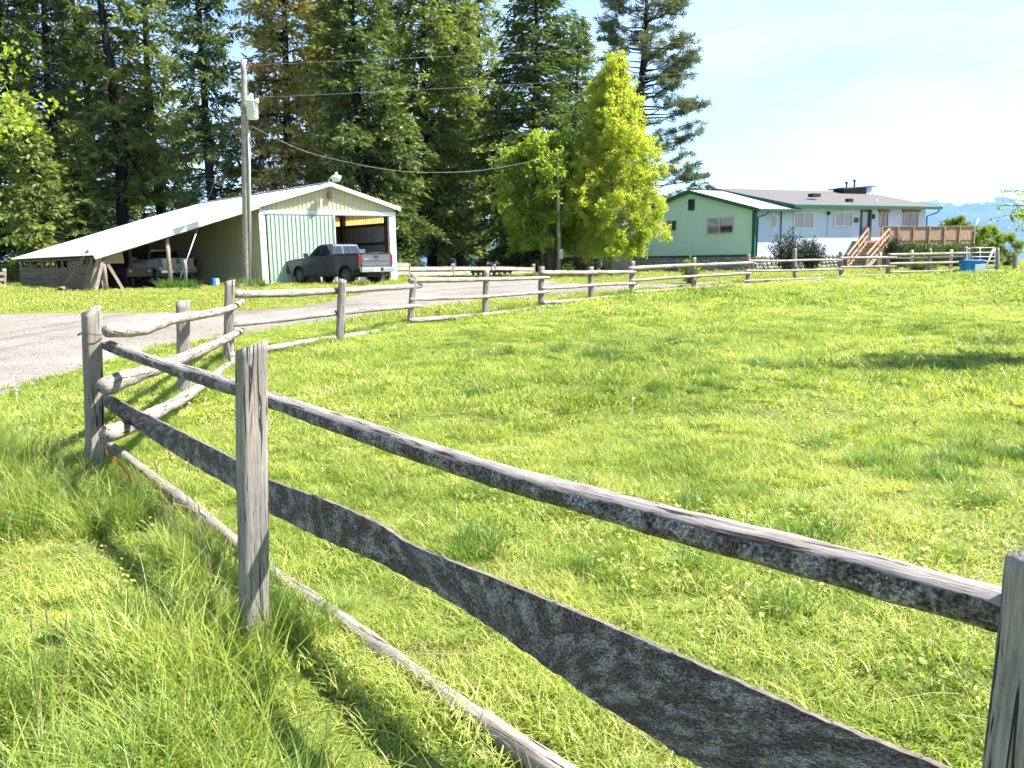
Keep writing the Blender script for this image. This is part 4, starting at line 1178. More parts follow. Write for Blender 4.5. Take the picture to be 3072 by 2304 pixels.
def spline(pts, n):
    """Catmull-Rom through points (Vector) -> n+1 points"""
    P = [pts[0] * 2 - pts[1]] + list(pts) + [pts[-1] * 2 - pts[-2]]
    seg = len(pts) - 1; out = []
    for i in range(n + 1):
        u = i / n * seg; k = min(int(u), seg - 1); t = u - k
        p0, p1, p2, p3 = P[k:k + 4]
        out.append(.5 * ((2 * p1) + (p2 - p0) * t + (2 * p0 - 5 * p1 + 4 * p2 - p3) * t * t + (3 * p1 - p0 - 3 * p2 + p3) * t ** 3))
    return out

PA, PB, PC = Vector((*plan(285, 6.55), 0)), Vector((*plan(757, 3.55), 0)), Vector((*plan(3085, 1.46), 0))
f1 = thing('pole_fence', PB, 'nearest fence of lichen covered rails running from the corner post to the lower right', 'fence', 'pole fences round the pasture')
fdir = (PB - PA).normalized(); fside = Vector((-fdir.y, fdir.x, 0))          # field side
if fside.x < 0: fside = -fside
# corner post, middle post, right post
def near_post(pxb, pyb, pxt, pyt, y, w, d, face, seed, mat='post_grey', slant=(0, 0), rings=40, parent=f1):
    b = at(pxb, pyb, y); t = at(pxt, pyt, y)
    dirn = (t - b).normalized(); b = b - dirn * ((b.z + .25) / dirn.z)
    mb = MB(); post_mb(mb, b, t, w, d, face, 7, rings, .022, seed, slant); return mb.build('post', M[mat], parent, smooth=True)
near_post(288, 1400, 273, 930, 6.55, .135, .15, (.72, -.69), 3, slant=(.035, .0))
near_post(763, 1890, 754, 1040, 3.55, .125, .10, (.62, -.78), 5, slant=(.014, .012))
near_post(3040, 2400, 3118, 1672, 1.46, .105, .10, (.5, -.86), 8, slant=(.0, .0))
def rail_on(parent, A, Bp, pix, rad, n=14, segs=70, mat='rail_bark', nz=.10, seed=1, off=0.0, name='rail'):
    """rail through photo points on the vertical plane A-B (pushed off to the field side)"""
    d = (Bp - A).normalized(); s = Vector((-d.y, d.x, 0))
    P, Q = A + s * off, Bp + s * off
    pts = [on_line(px, py, P, Q) for px, py in pix]
    sp = spline(pts, segs)
    L = len(sp) - 1
    rr = [rad[0] + (rad[1] - rad[0]) * i / L for i in range(L + 1)]
    rr[0] *= .86; rr[-1] *= .86
    mb = MB(); mb.tube(sp, rr, n, True, 0, nz, seed); return mb.build(name, M[mat], parent, smooth=True)
OFF = .085
rail_on(f1, PA, PC, [(312, 1032), (420, 1072), (600, 1130), (757, 1180), (830, 1206), (1100, 1298), (1400, 1398), (1800, 1511), (2250, 1631), (2700, 1747), (3028, 1836), (3300, 1915)], (.046, .046), 20, 190, 'rail_bark', .085, 11, OFF)
rail_on(f1, PA, PC, [(330, 1338), (480, 1450), (620, 1560), (757, 1672), (850, 1745), (1000, 1848), (1250, 2030), (1500, 2200), (1800, 2400)], (.043, .047), 18, 150, 'rail_grey', .09, 12, OFF)
# slab board: upper and lower edges from the photo
def slab_board(parent, A, Bp, up_e, lo_e, th, mat, off, n=130, seed=2):
    d = (Bp - A).normalized(); s = Vector((-d.y, d.x, 0)); P, Q = A + s * off, Bp + s * off
    U = spline([on_line(x, y, P, Q) for x, y in up_e], n); Lw = spline([on_line(x, y, P, Q) for x, y in lo_e], n)
    mb = MB(); rr = random.Random(seed); prev = None; Lc = 0; off_ = rr.uniform(0, 50)
    m = 9
    for i in range(n + 1):
        if i: Lc += (U[i] - U[i - 1]).length
        ring = []
        u = U[i] + Vector((0, 0, rr.uniform(-.0022, .0022))); l = Lw[i] + Vector((0, 0, rr.uniform(-.004, .004)))
        h = (u - l).length
        for k in range(m):            # front face, bottom to top
            t = k / (m - 1)
            bul = .010 * math.sin(math.pi * t) + rr.uniform(-.003, .003)
            ring.append(mb.vert(l.lerp(u, t) - s * (th / 2 + bul), (Lc + off_, t * h + off_, 0)))
        for k in range(m):
            t = 1 - k / (m - 1)
            ring.append(mb.vert(l.lerp(u, t) + s * (th / 2), (Lc + off_, t * h + off_, th)))
        if prev:
            N_ = len(ring)
            for k in range(N_): mb.face((prev[k], prev[(k + 1) % N_], ring[(k + 1) % N_], ring[k]))
        else: mb.face(ring)
        prev = ring
    mb.face(list(reversed(prev)))
    return mb.build('board', M[mat], parent, smooth=False)
slab_board(f1, PA, PC, [(318, 1180), (431, 1238), (540, 1292), (712, 1380), (808, 1437), (980, 1500), (1138, 1570), (1250, 1638), (1583, 1771), (2055, 1972), (2500, 2167), (2833, 2299), (3000, 2370)],
           [(318, 1222), (385, 1268), (528, 1362), (712, 1470), (808, 1535), (980, 1620), (1110, 1673), (1350, 1800), (1569, 1944), (1764, 2083), (1972, 2215), (2111, 2304), (2300, 2420)], .017, 'board_lichen', OFF)

# the long fence: from the corner post back along the drive, then right to the house gate
f2 = thing('pole_fence', Vector((*plan(690, 12.8), 0)), 'long weathered pole fence winding from the corner post past the driveway to the house', 'fence', 'pole fences round the pasture')
FP_ = {  # px at base, base y, px at top, top y, distance, width m
    'a2': (551, 1168, 547, 903, 9.9, .17, .13), 'p3': (681, 1080, 690, 842, 12.8, .15, .13), 'p4': (1018, 1036, 1027, 838, 15.4, .15, .14), 'p5': (1228, 975, 1242, 822, 18.2, .14, .14),
    'p6': (1453, 942, 1459, 811, 20.7, .14, .14), 'p7': (1622, 928, 1624, 800, 23.1, .15, .15), 'p8': (1774, 912, 1772, 801, 25.5, .15, .14), 'p9': (1894, 886, 1897, 783, 28.0, .15, .15),
    'p10': (2080, 866, 2082, 773, 30.3, .15, .14), 'p11': (2243, 856, 2245, 763, 32.3, .15, .15), 'p12': (2385, 852, 2384, 745, 34.0, .14, .14), 'p13': (2524, 842, 2523, 756, 35.5, .15, .15),
    'p14': (2664, 832, 2664, 768, 36.9, .15, .15), 'p15': (2788, 826, 2790, 747, 38.2, .13, .13), 'p16': (2898, 822, 2896, 740, 39.4, .17, .17)}
PP = {'A': PA}
for k, (bx, by, tx, ty, y, w, d) in FP_.items():
    b = at(bx, by, y); t = at(tx, ty, y)
    b = Vector((b.x, b.y, ground(b.x, b.y) - .2))
    PP[k] = Vector((b.x, b.y, 0))
    mb = MB(); post_mb(mb, b, t, w, d, (.45, -.9), 4, 16, .03, hash(k) % 97 if False else sum(map(ord, k)), (rnd.uniform(-.02, .02), 0)); mb.build('post', M['post_grey'], f2, smooth=True)
RAILS = [
    ('A', 'p3', -.14, [(326, 992), (430, 985), (530, 956), (625, 941), (690, 925), (728, 905)], (.062, .047), 'rail_pale'),
    ('A', 'p3', -.14, [(312, 1160), (430, 1118), (545, 1076), (650, 1030), (726, 992)], (.072, .058), 'rail_grey'),
    ('A', 'p3', -.14, [(322, 1305), (430, 1257), (528, 1207), (600, 1160), (705, 1078)], (.070, .050), 'rail_grey'),
    ('p3', 'p5', -.11, [(703, 883), (850, 880), (1010, 873), (1150, 864), (1263, 858)], (.068, .058), 'rail_pale'),
    ('p3', 'p5', -.11, [(696, 974), (850, 958), (1021, 938), (1140, 927), (1260, 916)], (.048, .052), 'rail_pale'),
    ('p3', 'p5', -.11, [(690, 1068), (800, 1047), (960, 1020), (1100, 1000), (1254, 975)], (.062, .048), 'rail_pale'),
    ('p5', 'p7', -.11, [(1229, 841), (1350, 840), (1460, 838), (1560, 836), (1648, 832)], (.066, .050), 'rail_pale'),
    ('p5', 'p7', -.11, [(1231, 898), (1350, 894), (1455, 890), (1560, 882), (1648, 875)], (.045, .048), 'rail_pale'),
    ('p5', 'p7', -.11, [(1229, 962), (1330, 954), (1450, 944), (1560, 931), (1648, 918)], (.060, .045), 'rail_pale'),
    ('p7', 'p9', -.11, [(1622, 818), (1720, 818), (1820, 817), (1911, 816)], (.068, .060), 'rail_pale'),
    ('p7', 'p9', -.11, [(1624, 865), (1710, 861), (1800, 854), (1911, 850)], (.050, .055), 'rail_pale'),
    ('p7', 'p9', -.11, [(1628, 908), (1720, 902), (1810, 893), (1902, 886)], (.054, .050), 'rail_pale'),
    ('p9', 'p11', -.11, [(1886, 806), (2000, 799), (2120, 794), (2266, 788)], (.078, .060), 'rail_pale'),
    ('p9', 'p11', -.11, [(1890, 842), (2000, 834), (2130, 826), (2253, 819)], (.052, .056), 'rail_pale'),
    ('p9', 'p11', -.11, [(1898, 877), (2000, 870), (2130, 860), (2232, 851)], (.056, .050), 'rail_pale'),
    ('p11', 'p13', -.11, [(2244, 782), (2330, 783), (2430, 780), (2526, 780)], (.045, .045), 'rail_pale'),
    ('p11', 'p13', -.11, [(2234, 812), (2330, 812), (2430, 810), (2526, 807)], (.042, .045), 'rail_pale'),
    ('p11', 'p13', -.11, [(2229, 843), (2330, 839), (2430, 835), (2526, 831)], (.045, .04), 'rail_pale'),
    ('p13', 'p14', -.11, [(2519, 775), (2600, 773), (2690, 772)], (.065, .06), 'rail_pale'),
    ('p13', 'p14', -.11, [(2520, 802), (2600, 800), (2688, 798)], (.052, .05), 'rail_pale'),
    ('p13', 'p14', -.11, [(2519, 828), (2600, 826), (2680, 825)], (.052, .05), 'rail_pale'),
    ('p14', 'p16', -.12, [(2664, 764), (2780, 762), (2906, 759)], (.065, .058), 'rail_pale'),
    ('p14', 'p16', -.12, [(2667, 791), (2780, 789), (2908, 786)], (.058, .055), 'rail_pale'),
    ('p14', 'p16', -.12, [(2670, 817), (2780, 814), (2874, 811)], (.05, .045), 'rail_pale')]
for k, (a, b, off, pix, rad, mat) in enumerate(RAILS):
    near = a == 'A'
    rail_on(f2, PP[a], PP[b], pix, rad, 16 if near else 10, 70 if near else 34, mat, .11 if near else .09, 100 + k, off)
# splintered upright under the broken middle rail
q = on_line(650, 1040, PP['A'], PP['p3']); q2 = on_line(662, 1120, PP['A'], PP['p3'])
mb = MB(); mb.tube([q + Vector((.16, 0, .05)), q.lerp(q2, .5) + Vector((.17, 0, 0)), q2 + Vector((.18, 0, 0))], [.03, .022, .014], 7, noise=.2, seed=4); mb.build('splinter', M['rail_grey'], f2)
# red twine tied at the corner post and wire round it
tw = [on_line(x, y, PA - fside * .02, PB - fside * .02) + Vector((0, -.03, 0)) for x, y in ((312, 1316), (330, 1352), (365, 1390), (392, 1425), (400, 1450))]
mb = MB(); mb.tube(spline(tw, 18), .006, 6); o = mb.build('twine', M['red_twine'], loc=tw[0]); tag(o, 'red twine hanging from the lower rail end at the corner post', 'twine')
c = at(277, 1000, 6.55); wr = [c + Vector((.105 * math.cos(a), .105 * math.sin(a), .01 * math.sin(3 * a))) for a in np.linspace(0, 6.28, 22)]
mb = MB(); mb.tube(wr, .004, 5); o = mb.build('wire_loop', M['old_iron'], loc=c); tag(o, 'rusty wire loop wound round the corner fence post', 'wire')

# board fence behind the barn, post-and-rail
def simple_fence(name, label, posts, rails_y, y, wpost, hrail, mat_p, mat_r, x_ext=0):
    A = Vector((*plan(posts[0][0], posts[0][3]), 0))
    t = thing(name, Vector((A.x, A.y, ground(A.x, A.y))), label, 'fence')
    for k, (px, tb, tt, yy) in enumerate(posts):
        b = at(px, tb, yy); p = at(px, tt, yy); b.z = min(b.z, ground(b.x, b.y) - .05)
        mb = MB(); post_mb(mb, b, p, wpost, wpost, (.2, -1), 3, 6, .03, k + 60); mb.build('post', M[mat_p], t, smooth=True)
    for (p0, y0, p1, y1, d0, d1) in rails_y:
        mb = MB(); mb.bar(at(p0, y0, d0) + Vector((0, -.1, 0)), at(p1, y1, d1) + Vector((0, -.1, 0)), .05, hrail); mb.build('rail', M[mat_r], t)
    return t
simple_fence('board_fence', 'weathered board fence standing behind the gravel, right of the barn', [(1226, 840, 791, 50), (1357, 832, 791, 52), (1482, 830, 791, 54), (1600, 828, 792, 56)],
             [(1188, 806, 1226, 805, 49.6, 50), (1188, 820, 1226, 819, 49.6, 50), (1188, 794, 1226, 794, 49.6, 50), (1226, 806, 1357, 805, 50, 52), (1226, 821, 1357, 820, 50, 52), (1357, 805, 1482, 805, 52, 54), (1357, 819, 1482, 818, 52, 54), (1482, 804, 1600, 807, 54, 56), (1482, 818, 1600, 819, 54, 56)], 0, .24, .22, 'post_grey', 'white_rail')
simple_fence('rail_fence', 'short low rail fence at the far left beside the board shed', [(-40, 880, 812, 44), (12, 878, 806, 45)], [(-60, 822, 22, 820, 44, 45), (-60, 840, 22, 838, 44, 45), (-60, 858, 22, 856, 44, 45)], 0, .2, .16, 'post_grey', 'rail_grey')
simple_fence('yard_fence', 'white post and rail yard fence behind the long fence near the deck', [(2735, 795, 750, 46), (2853, 803, 749, 46.5), (2640, 795, 756, 45.6)],
             [(2600, 775, 2735, 773, 45.4, 46), (2735, 773, 2900, 768, 46, 46.7), (2735, 790, 2900, 786, 46, 46.7)], 0, .16, .09, 'white_rail', 'rail_grey')
simple_fence('rail_fence', 'single pale log rail at the right edge beyond the metal gate', [(3045, 815, 760, 41.5), (3200, 815, 762, 41.5)], [(3035, 811, 3230, 803, 41.2, 41.2)], 0, .2, .14, 'post_grey', 'rail_pale')

# galvanised gate between the last post and a gate post
gt = thing('metal_gate', at(2905, 826, 40), 'galvanised tube gate hung at the end of the long fence', 'gate')
ga, gb_ = at(2906, 800, 40.0), at(2985, 800, 40.6)
for py in (744, 758, 771, 784, 797, 811):
    mb = MB(); mb.tube([at(2906, py, 40), at(2985, py - 1, 40.6)], .028, 8); mb.build('bar', M['galv'], gt, smooth=True)
for px, yy in ((2907, 40), (2940, 40.25), (2984, 40.6)):
    mb = MB(); mb.tube([at(px, 743, yy), at(px, 812, yy)], .028, 8); mb.build('upright', M['galv'], gt, smooth=True)
b = at(2992, 826, 40.8); b.z = ground(b.x, b.y) - .1
mb = MB(); post_mb(mb, b, at(2992, 744, 40.8), .17, .17, (.2, -1), 4, 8, .03, 77); o = mb.build('gate_post', M['post_grey'], loc=b, smooth=True); tag(o, 'grey wooden gate post standing right of the metal gate', 'post')
for (p0, y0, p1, y1, r, mat, lab) in ((2905, 745, 2925, 803, .035, 'post_grey', 'dark stick leaning against the fence end behind the blue tub'), (2980, 747, 2946, 826, .04, 'white_plastic', 'white pole leaning across the gate beside the blue tub'),
                                      (2936, 657, 2914, 698, .045, 'white_plastic', 'short white pole slanting up from the right deck end')):
    yy = 39.6 if y0 > 700 else 57.5
    a, b = at(p0, y0, yy), at(p1, y1, yy)
    mb = MB(); mb.tube([a, b], r, 8); o = mb.build('leaning_pole', M[mat], loc=b, smooth=True); tag(o, lab, 'pole')
# blue tub
tc = at(2910, 829, 38.9); tc.z = ground(tc.x, tc.y)
tub = thing('water_tub', tc, 'bright blue plastic water tub standing on the grass by the gate', 'tub')
mb = MB(); n = 20
prev = None
for (rx, ry, z) in ((.40, .26, .0), (.46, .31, .3), (.50, .34, .56), (.56, .39, .57), (.56, .39, .62), (.50, .34, .62), (.46, .30, .3), (.0, .0, .28)):
    ring = []
    for k in range(n):
        a = 2 * math.pi * k / n; cx, sy = math.cos(a), math.sin(a)
        m = (abs(cx) ** 4 + abs(sy) ** 4) ** .25
        ring.append(mb.vert(tc + Vector((rx * cx / m, ry * sy / m, z + .02))))
    if prev:
        for k in range(n): mb.face((prev[k], prev[(k + 1) % n], ring[(k + 1) % n], ring[k]))
    prev = ring
mb.build('basin', M['blue_plastic'], tub, smooth=True)
mb = MB(); mb.box(tc + Vector((.22, -.42, .22)), (.5, .03, .42), (Vector((1, 0, .1)).normalized(), Vector((0, 1, .15)).normalized(), UP)); o = mb.build('plastic_bag', M['white_plastic'], tub)
# ------------------------------------------------------------------ power pole, wires
PD = 38.0
pb = at(741, 860, PD); pb.z = ground(pb.x, pb.y) - .3; pt = at(731, 178, PD)
pole = thing('utility_pole', Vector((pb.x, pb.y, pb.z + .3)), 'tall grey wooden utility pole with transformer in front of the barn lean-to', 'utility pole')
mb = MB(); mb.tube([pb.lerp(pt, t) for t in np.linspace(0, 1, 20)], [.205 - .075 * t for t in np.linspace(0, 1, 20)], 14, noise=.02, seed=9); mb.build('pole', M['pole_wood'], pole, smooth=True)
def pp(px, py, dy=0.0): return at(px, py, PD + dy)
# conduit riser at the right side
mb = MB(); mb.tube([pp(752, 850, -.1), pp(748, 500, -.1), pp(746, 400, -.1)], .055, 10); mb.build('conduit', M['pvc_grey'], pole, smooth=True)
mb = MB(); mb.bar(pp(738, 416, -.1), pp(760, 416, -.1), .10, .05); mb.build('conduit_bracket', M['galv'], pole)
mb = MB(); lathe(mb, pp(746, 398, -.1), [(.06, -.02), (.08, .05), (.06, .14), (.0, .16)], 10); mb.build('weatherhead', M['galv'], pole, smooth=True)
# transformer can
tcn = pp(757, 330, -.25)
mb = MB(); lathe(mb, tcn, [(.0, -.40), (.22, -.40), (.25, -.36), (.26, .33), (.285, .34), (.285, .39), (.2, .43), (.0, .45)], 20); tr = mb.build('transformer', M['transformer_grey'], pole, smooth=True)
for dz in (-.2, .18):
    mb = MB(); mb.box(tcn + Vector((-.28, .08, dz)), (.2, .12, .07)); mb.build('bracket', M['galv'], tr)
for dx, hh in ((.02, .30), (.26, .2)):
    mb = MB(); lathe(mb, tcn + Vector((dx, -.05, .40 if dx < .1 else .28)), [(.055, 0), (.08, .04), (.06, .08), (.08, .12), (.06, .16), (.075, .2), (.05, hh), (.0, hh + .02)], 10); mb.build('bushing', M['white_plastic'], tr, smooth=True)
mb = MB(); mb.box(tcn + Vector((.14, -.22, .1)), (.06, .08, .3)); mb.build('arrester', M['transformer_grey'], tr)
# cut-out arm at the left
mb = MB(); mb.tube([pp(727, 280), pp(716, 271), pp(697, 262)], .03, 6); mb.build('cutout_arm', M['galv'], pole)
for px, py in ((690, 250), (710, 258)):
    mb = MB(); lathe(mb, pp(px, py), [(.0, -.22), (.06, -.2), (.075, -.1), (.055, -.05), (.075, .0), (.055, .05), (.075, .1), (.05, .2), (.0, .22)] if px < 700 else [(.0, -.18), (.035, -.16), (.05, -.05), (.03, .0), (.05, .08), (.02, .2), (.0, .22)], 10); mb.build('cutout', M['white_plastic'] if px < 700 else M['galv'], pole, smooth=True)
mb = MB(); mb.tube(spline([pp(690, 265), pp(692, 310), pp(705, 345), pp(722, 362)], 14), .018, 6); mb.build('jumper_cable', M['cable'], pole)
mb = MB(); mb.tube([pp(736, 194), pp(752, 196)], .05, 8); mb.build('strain_insulator', M['insulator'], pole)
mb = MB(); mb.tube(spline([pp(752, 196), pp(790, 195), pp(818, 192), pp(835, 182)], 12), .018, 6); mb.build('jumper_cable', M['insulator'], pole)
def wire(pts, r, mat, lab):
    v = [at(*p) for p in pts]
    mb = MB(); mb.tube(spline(v, 50), r, 5); o = mb.build('overhead_wire', M[mat], loc=v[0], smooth=True); tag(o, lab, 'wire', 'overhead wires at the utility pole')
wire([(752, 196, 38), (1000, 184, 39.5), (1667, 152, 45), (2600, 88, 52), (3300, 40, 58)], .0035, 'wire_grey', 'uppermost thin overhead wire running right from the pole top')
wire([(790, 290, 38), (1000, 282, 39.5), (1787, 239, 46), (2600, 180, 52), (3300, 138, 58)], .0035, 'wire_grey', 'second thin overhead wire running right from the transformer')
wire([(742, 372, 37.9), (900, 448, 39), (1050, 488, 40), (1200, 513, 41), (1340, 517, 42), (1450, 510, 43), (1565, 490, 44), (1675, 464, 44.9)], .0065, 'wire_grey', 'thick sagging service cable from the utility pole to the meter post')
# guy wire with white guard
ga, gb2 = at(528, 858, 36.5), at(731, 300, 38)
ga.z = ground(ga.x, ga.y)
guy = thing('guy_wire', ga, 'slanting guy wire with a white guard left of the utility pole', 'guy wire')
mb = MB(); mb.tube([ga, gb2], .004, 5); mb.build('wire', M['galv'], guy)
mb = MB(); mb.tube([ga.lerp(gb2, .06), ga.lerp(gb2, .29)], .022, 8); mb.build('guard', M['white_plastic'], guy, smooth=True)
# short post beside it
b = at(556, 858, 36.4); b.z = ground(b.x, b.y) - .1
mb = MB(); mb.tube([b, at(556, 800, 36.4), at(553, 779, 36.4)], [.085, .08, .075], 9, noise=.06, seed=3); o = mb.build('short_post', M['post_grey'], loc=b, smooth=True); tag(o, 'short grey post standing in the iris clump before the white pickup', 'post')
# meter post by the leafy trees
b = at(1677, 815, 45); b.z = ground(b.x, b.y) - .1; t_ = at(1675, 452, 45)
mp = thing('meter_post', b, 'slim grey service post with meter box in front of the green maple', 'post')
mb = MB(); mb.tube([b, t_], [.12, .09], 10); mb.build('pole', M['pole_wood'], mp, smooth=True)
mb = MB(); mb.box(at(1683, 762, 44.8), (.26, .18, .55)); mb.build('meter_box', M['galv'], mp, bevel=.02)
mb = MB(); lathe(mb, at(1683, 752, 44.7), [(.09, 0), (.09, -.08), (.06, -.12), (.0, -.13)], 12, Vector((0, 1, 0))); mb.build('meter', M['yard_lamp_glass'], mp, smooth=True)
# red farm implement behind the drive
ic = at(1475, 834, 50.5); ic.z = ground(ic.x, ic.y) - .12
im = thing('farm_implement', ic, 'low dark red farm implement standing behind the gravel under the trees', 'implement')
mb = MB(); mb.bar(ic + Vector((-1.3, 0, .4)), ic + Vector((1.3, .3, .4)), .12, .12); mb.bar(ic + Vector((-1.3, .9, .4)), ic + Vector((1.3, 1.2, .4)), .12, .12)
for k in range(4): mb.bar(ic + Vector((-1.2 + .8 * k, 0, .4)), ic + Vector((-1.2 + .8 * k, 1.1, .4)), .1, .1)
mb.build('frame', M['implement_red'], im)
for k in range(8):
    mb = MB(); lathe(mb, ic + Vector((-1.15 + .33 * k, .35 + .04 * k, .24)), [(.0, .04), (.12, .03), (.26, -.02)], 12, Vector((.92, .38, 0))); mb.build('disc', M['old_iron'], im)
mb = MB(); mb.tube([ic + Vector((0, .5, .4)), ic + Vector((0, .5, .85)), ic + Vector((.3, .2, .95))], .035, 6); mb.build('lever', M['old_iron'], im)
# ------------------------------------------------------------------ trees
def unit(a): return a / np.maximum(1e-9, np.linalg.norm(a, axis=-1, keepdims=True))

def cards_mesh(name, P, D, S, L, W, mat, bend=None, mid=0.55):
    """many small leaf faces: base, side, tip, side"""
    n = len(P)
    L = np.asarray(L).reshape(-1, 1) * np.ones((n, 1)); W = np.asarray(W).reshape(-1, 1) * np.ones((n, 1))
    v = np.empty((n, 4, 3), np.float32)
    v[:, 0] = P; m = P + D * L * mid
    v[:, 1] = m + S * W * .5; v[:, 3] = m - S * W * .5
    v[:, 2] = P + D * L
    if bend is not None: v[:, 2] += bend
    me = bpy.data.meshes.new(name)
    me.vertices.add(n * 4); me.vertices.foreach_set('co', v.ravel())
    me.loops.add(n * 4); me.loops.foreach_set('vertex_index', np.arange(n * 4, dtype=np.int32))
    me.polygons.add(n); me.polygons.foreach_set('loop_start', np.arange(0, n * 4, 4, dtype=np.int32)); me.polygons.foreach_set('loop_total', np.full(n, 4, np.int32))
    me.materials.append(mat); me.update(calc_edges=True)
    return me

def link_tree(name, trunk_me, crown_me, loc, scale, rot, label, group, cat='tree'):
    t = bpy.data.objects.new(name, None); COL.objects.link(t)
    t.location = loc; t.scale = scale; t.rotation_euler = (0, 0, rot); t.empty_display_size = .3
    tag(t, label, cat, group)
    for nm, me in (('trunk', trunk_me), ('crown', crown_me)):
        if me is None: continue
        o = bpy.data.objects.new(nm, me); COL.objects.link(o); o.parent = t
    return t

def conifer(seed, h=28.0, base=.1, rmax=3.6, dens=1.0, droop=.35, mat='needles_dark', tip=.5, gap=.0, leafl=(.32, .6), dead=10, shape=.75):
    g = np.random.default_rng(seed); r0 = random.Random(seed)
    tr = MB()
    lean = [Vector((.15 * math.sin(k * .9 + seed), .15 * math.cos(k * .7 + seed * 2), h * k / 12)) for k in range(13)]
    tr.tube(lean, [max(.03, (.36 * h / 28) * (1 - k / 12) ** .85 + .02) for k in range(13)], 9, noise=.06, seed=seed)
    P, D, S, L, W = [], [], [], [], []
    z = h * base
    while z < h - .2:
        f = (z - h * base) / (h * (1 - base))
        blen = rmax * ((1 - f) ** shape) * (.55 + .45 * min(1, f * 5 + .35)) + .22
        nb = r0.choice((3, 4, 4, 5))
        a0 = r0.uniform(0, 6.28)
        for k in range(nb):
            if r0.random() < gap: continue
            a = a0 + k * 6.283 / nb + r0.uniform(-.5, .5)
            bl = blen * r0.choice((.55, .8, .95, 1.0, 1.12)) * r0.uniform(.85, 1.1)
            d = np.array([math.cos(a), math.sin(a), 0.0]); sd = np.array([-d[1], d[0], 0.0])
            up0 = r0.uniform(-.05, .35) + .55 * f; dr = droop * r0.uniform(.7, 1.3) * (1.15 - f)
            zz = z + r0.uniform(-.2, .2)
            o = np.array([lean[min(12, int(zz / h * 12))].x, lean[min(12, int(zz / h * 12))].y, zz])
            def pt(t): return o + d * (bl * t) + np.array([0, 0, bl * (up0 * t - dr * 1.5 * t * t + .28 * max(0, t - .7))])
            if bl > .9: tr.tube([pt(t) for t in (0, .35, .7, .95)], [.035 + .012 * bl, .03, .018, .006], 4, cap=False)
            nt = max(4, int(bl * 7.5 * dens))
            ts = g.uniform(.12, 1.02, nt) ** .8
            for t in ts:
                c = pt(t); wsp = bl * .36 * (1.05 - t) + .28
                sgn = g.choice((-1, 1)); tl = wsp * g.uniform(.5, 1.1)
                tdir = unit(d * g.uniform(.35, .9) + sd * sgn * g.uniform(.5, 1.0) + np.array([0, 0, g.uniform(-.55, .12)]))
                m = max(3, int(tl / .105))
                q = np.linspace(.05, 1, m)[:, None]
                base_p = c + tdir * tl * q + np.array([0, 0, -1]) * (tl * .28 * q * q)
                dd_ = unit(tdir + g.normal(0, .42, (m, 3)) + np.array([0, 0, -.12]))
                ss = unit(np.cross(dd_, g.normal(0, 1, (m, 3)) + np.array([0, 0, 1.2])))
                P.append(base_p); D.append(dd_); S.append(ss); L.append(g.uniform(*leafl, m)); W.append(g.uniform(.09, .18, m))
        z += r0.uniform(.26, .46) / dens * (1.0 if f < .8 else .7)
    for k in range(dead):                                   # bare dead limbs below and inside the crown
        zz = h * r0.uniform(.06, max(.2, base + .25)); a = r0.uniform(0, 6.28); bl = r0.uniform(1.2, 3.2)
        d = Vector((math.cos(a), math.sin(a), r0.uniform(-.25, .15)))
        p0 = Vector((0, 0, zz)); p1 = p0 + d * bl * .5; p2 = p0 + d * bl + Vector((0, 0, r0.uniform(-.3, .3)))
        tr.tube([p0, p1, p2], [.035, .022, .008], 4, cap=False, m=1)
        for j in range(3):
            q = p1.lerp(p2, j / 3); tr.tube([q, q + Vector((r0.uniform(-.6, .6), r0.uniform(-.6, .6), r0.uniform(-.3, .4)))], [.012, .005], 3, cap=False, m=1)
    crown = cards_mesh('crown', np.concatenate(P), np.concatenate(D), np.concatenate(S), np.concatenate(L), np.concatenate(W), M[mat])
    return tr.mesh('trunk', [M['bark_dark'], M['dead_twig']], True), crown

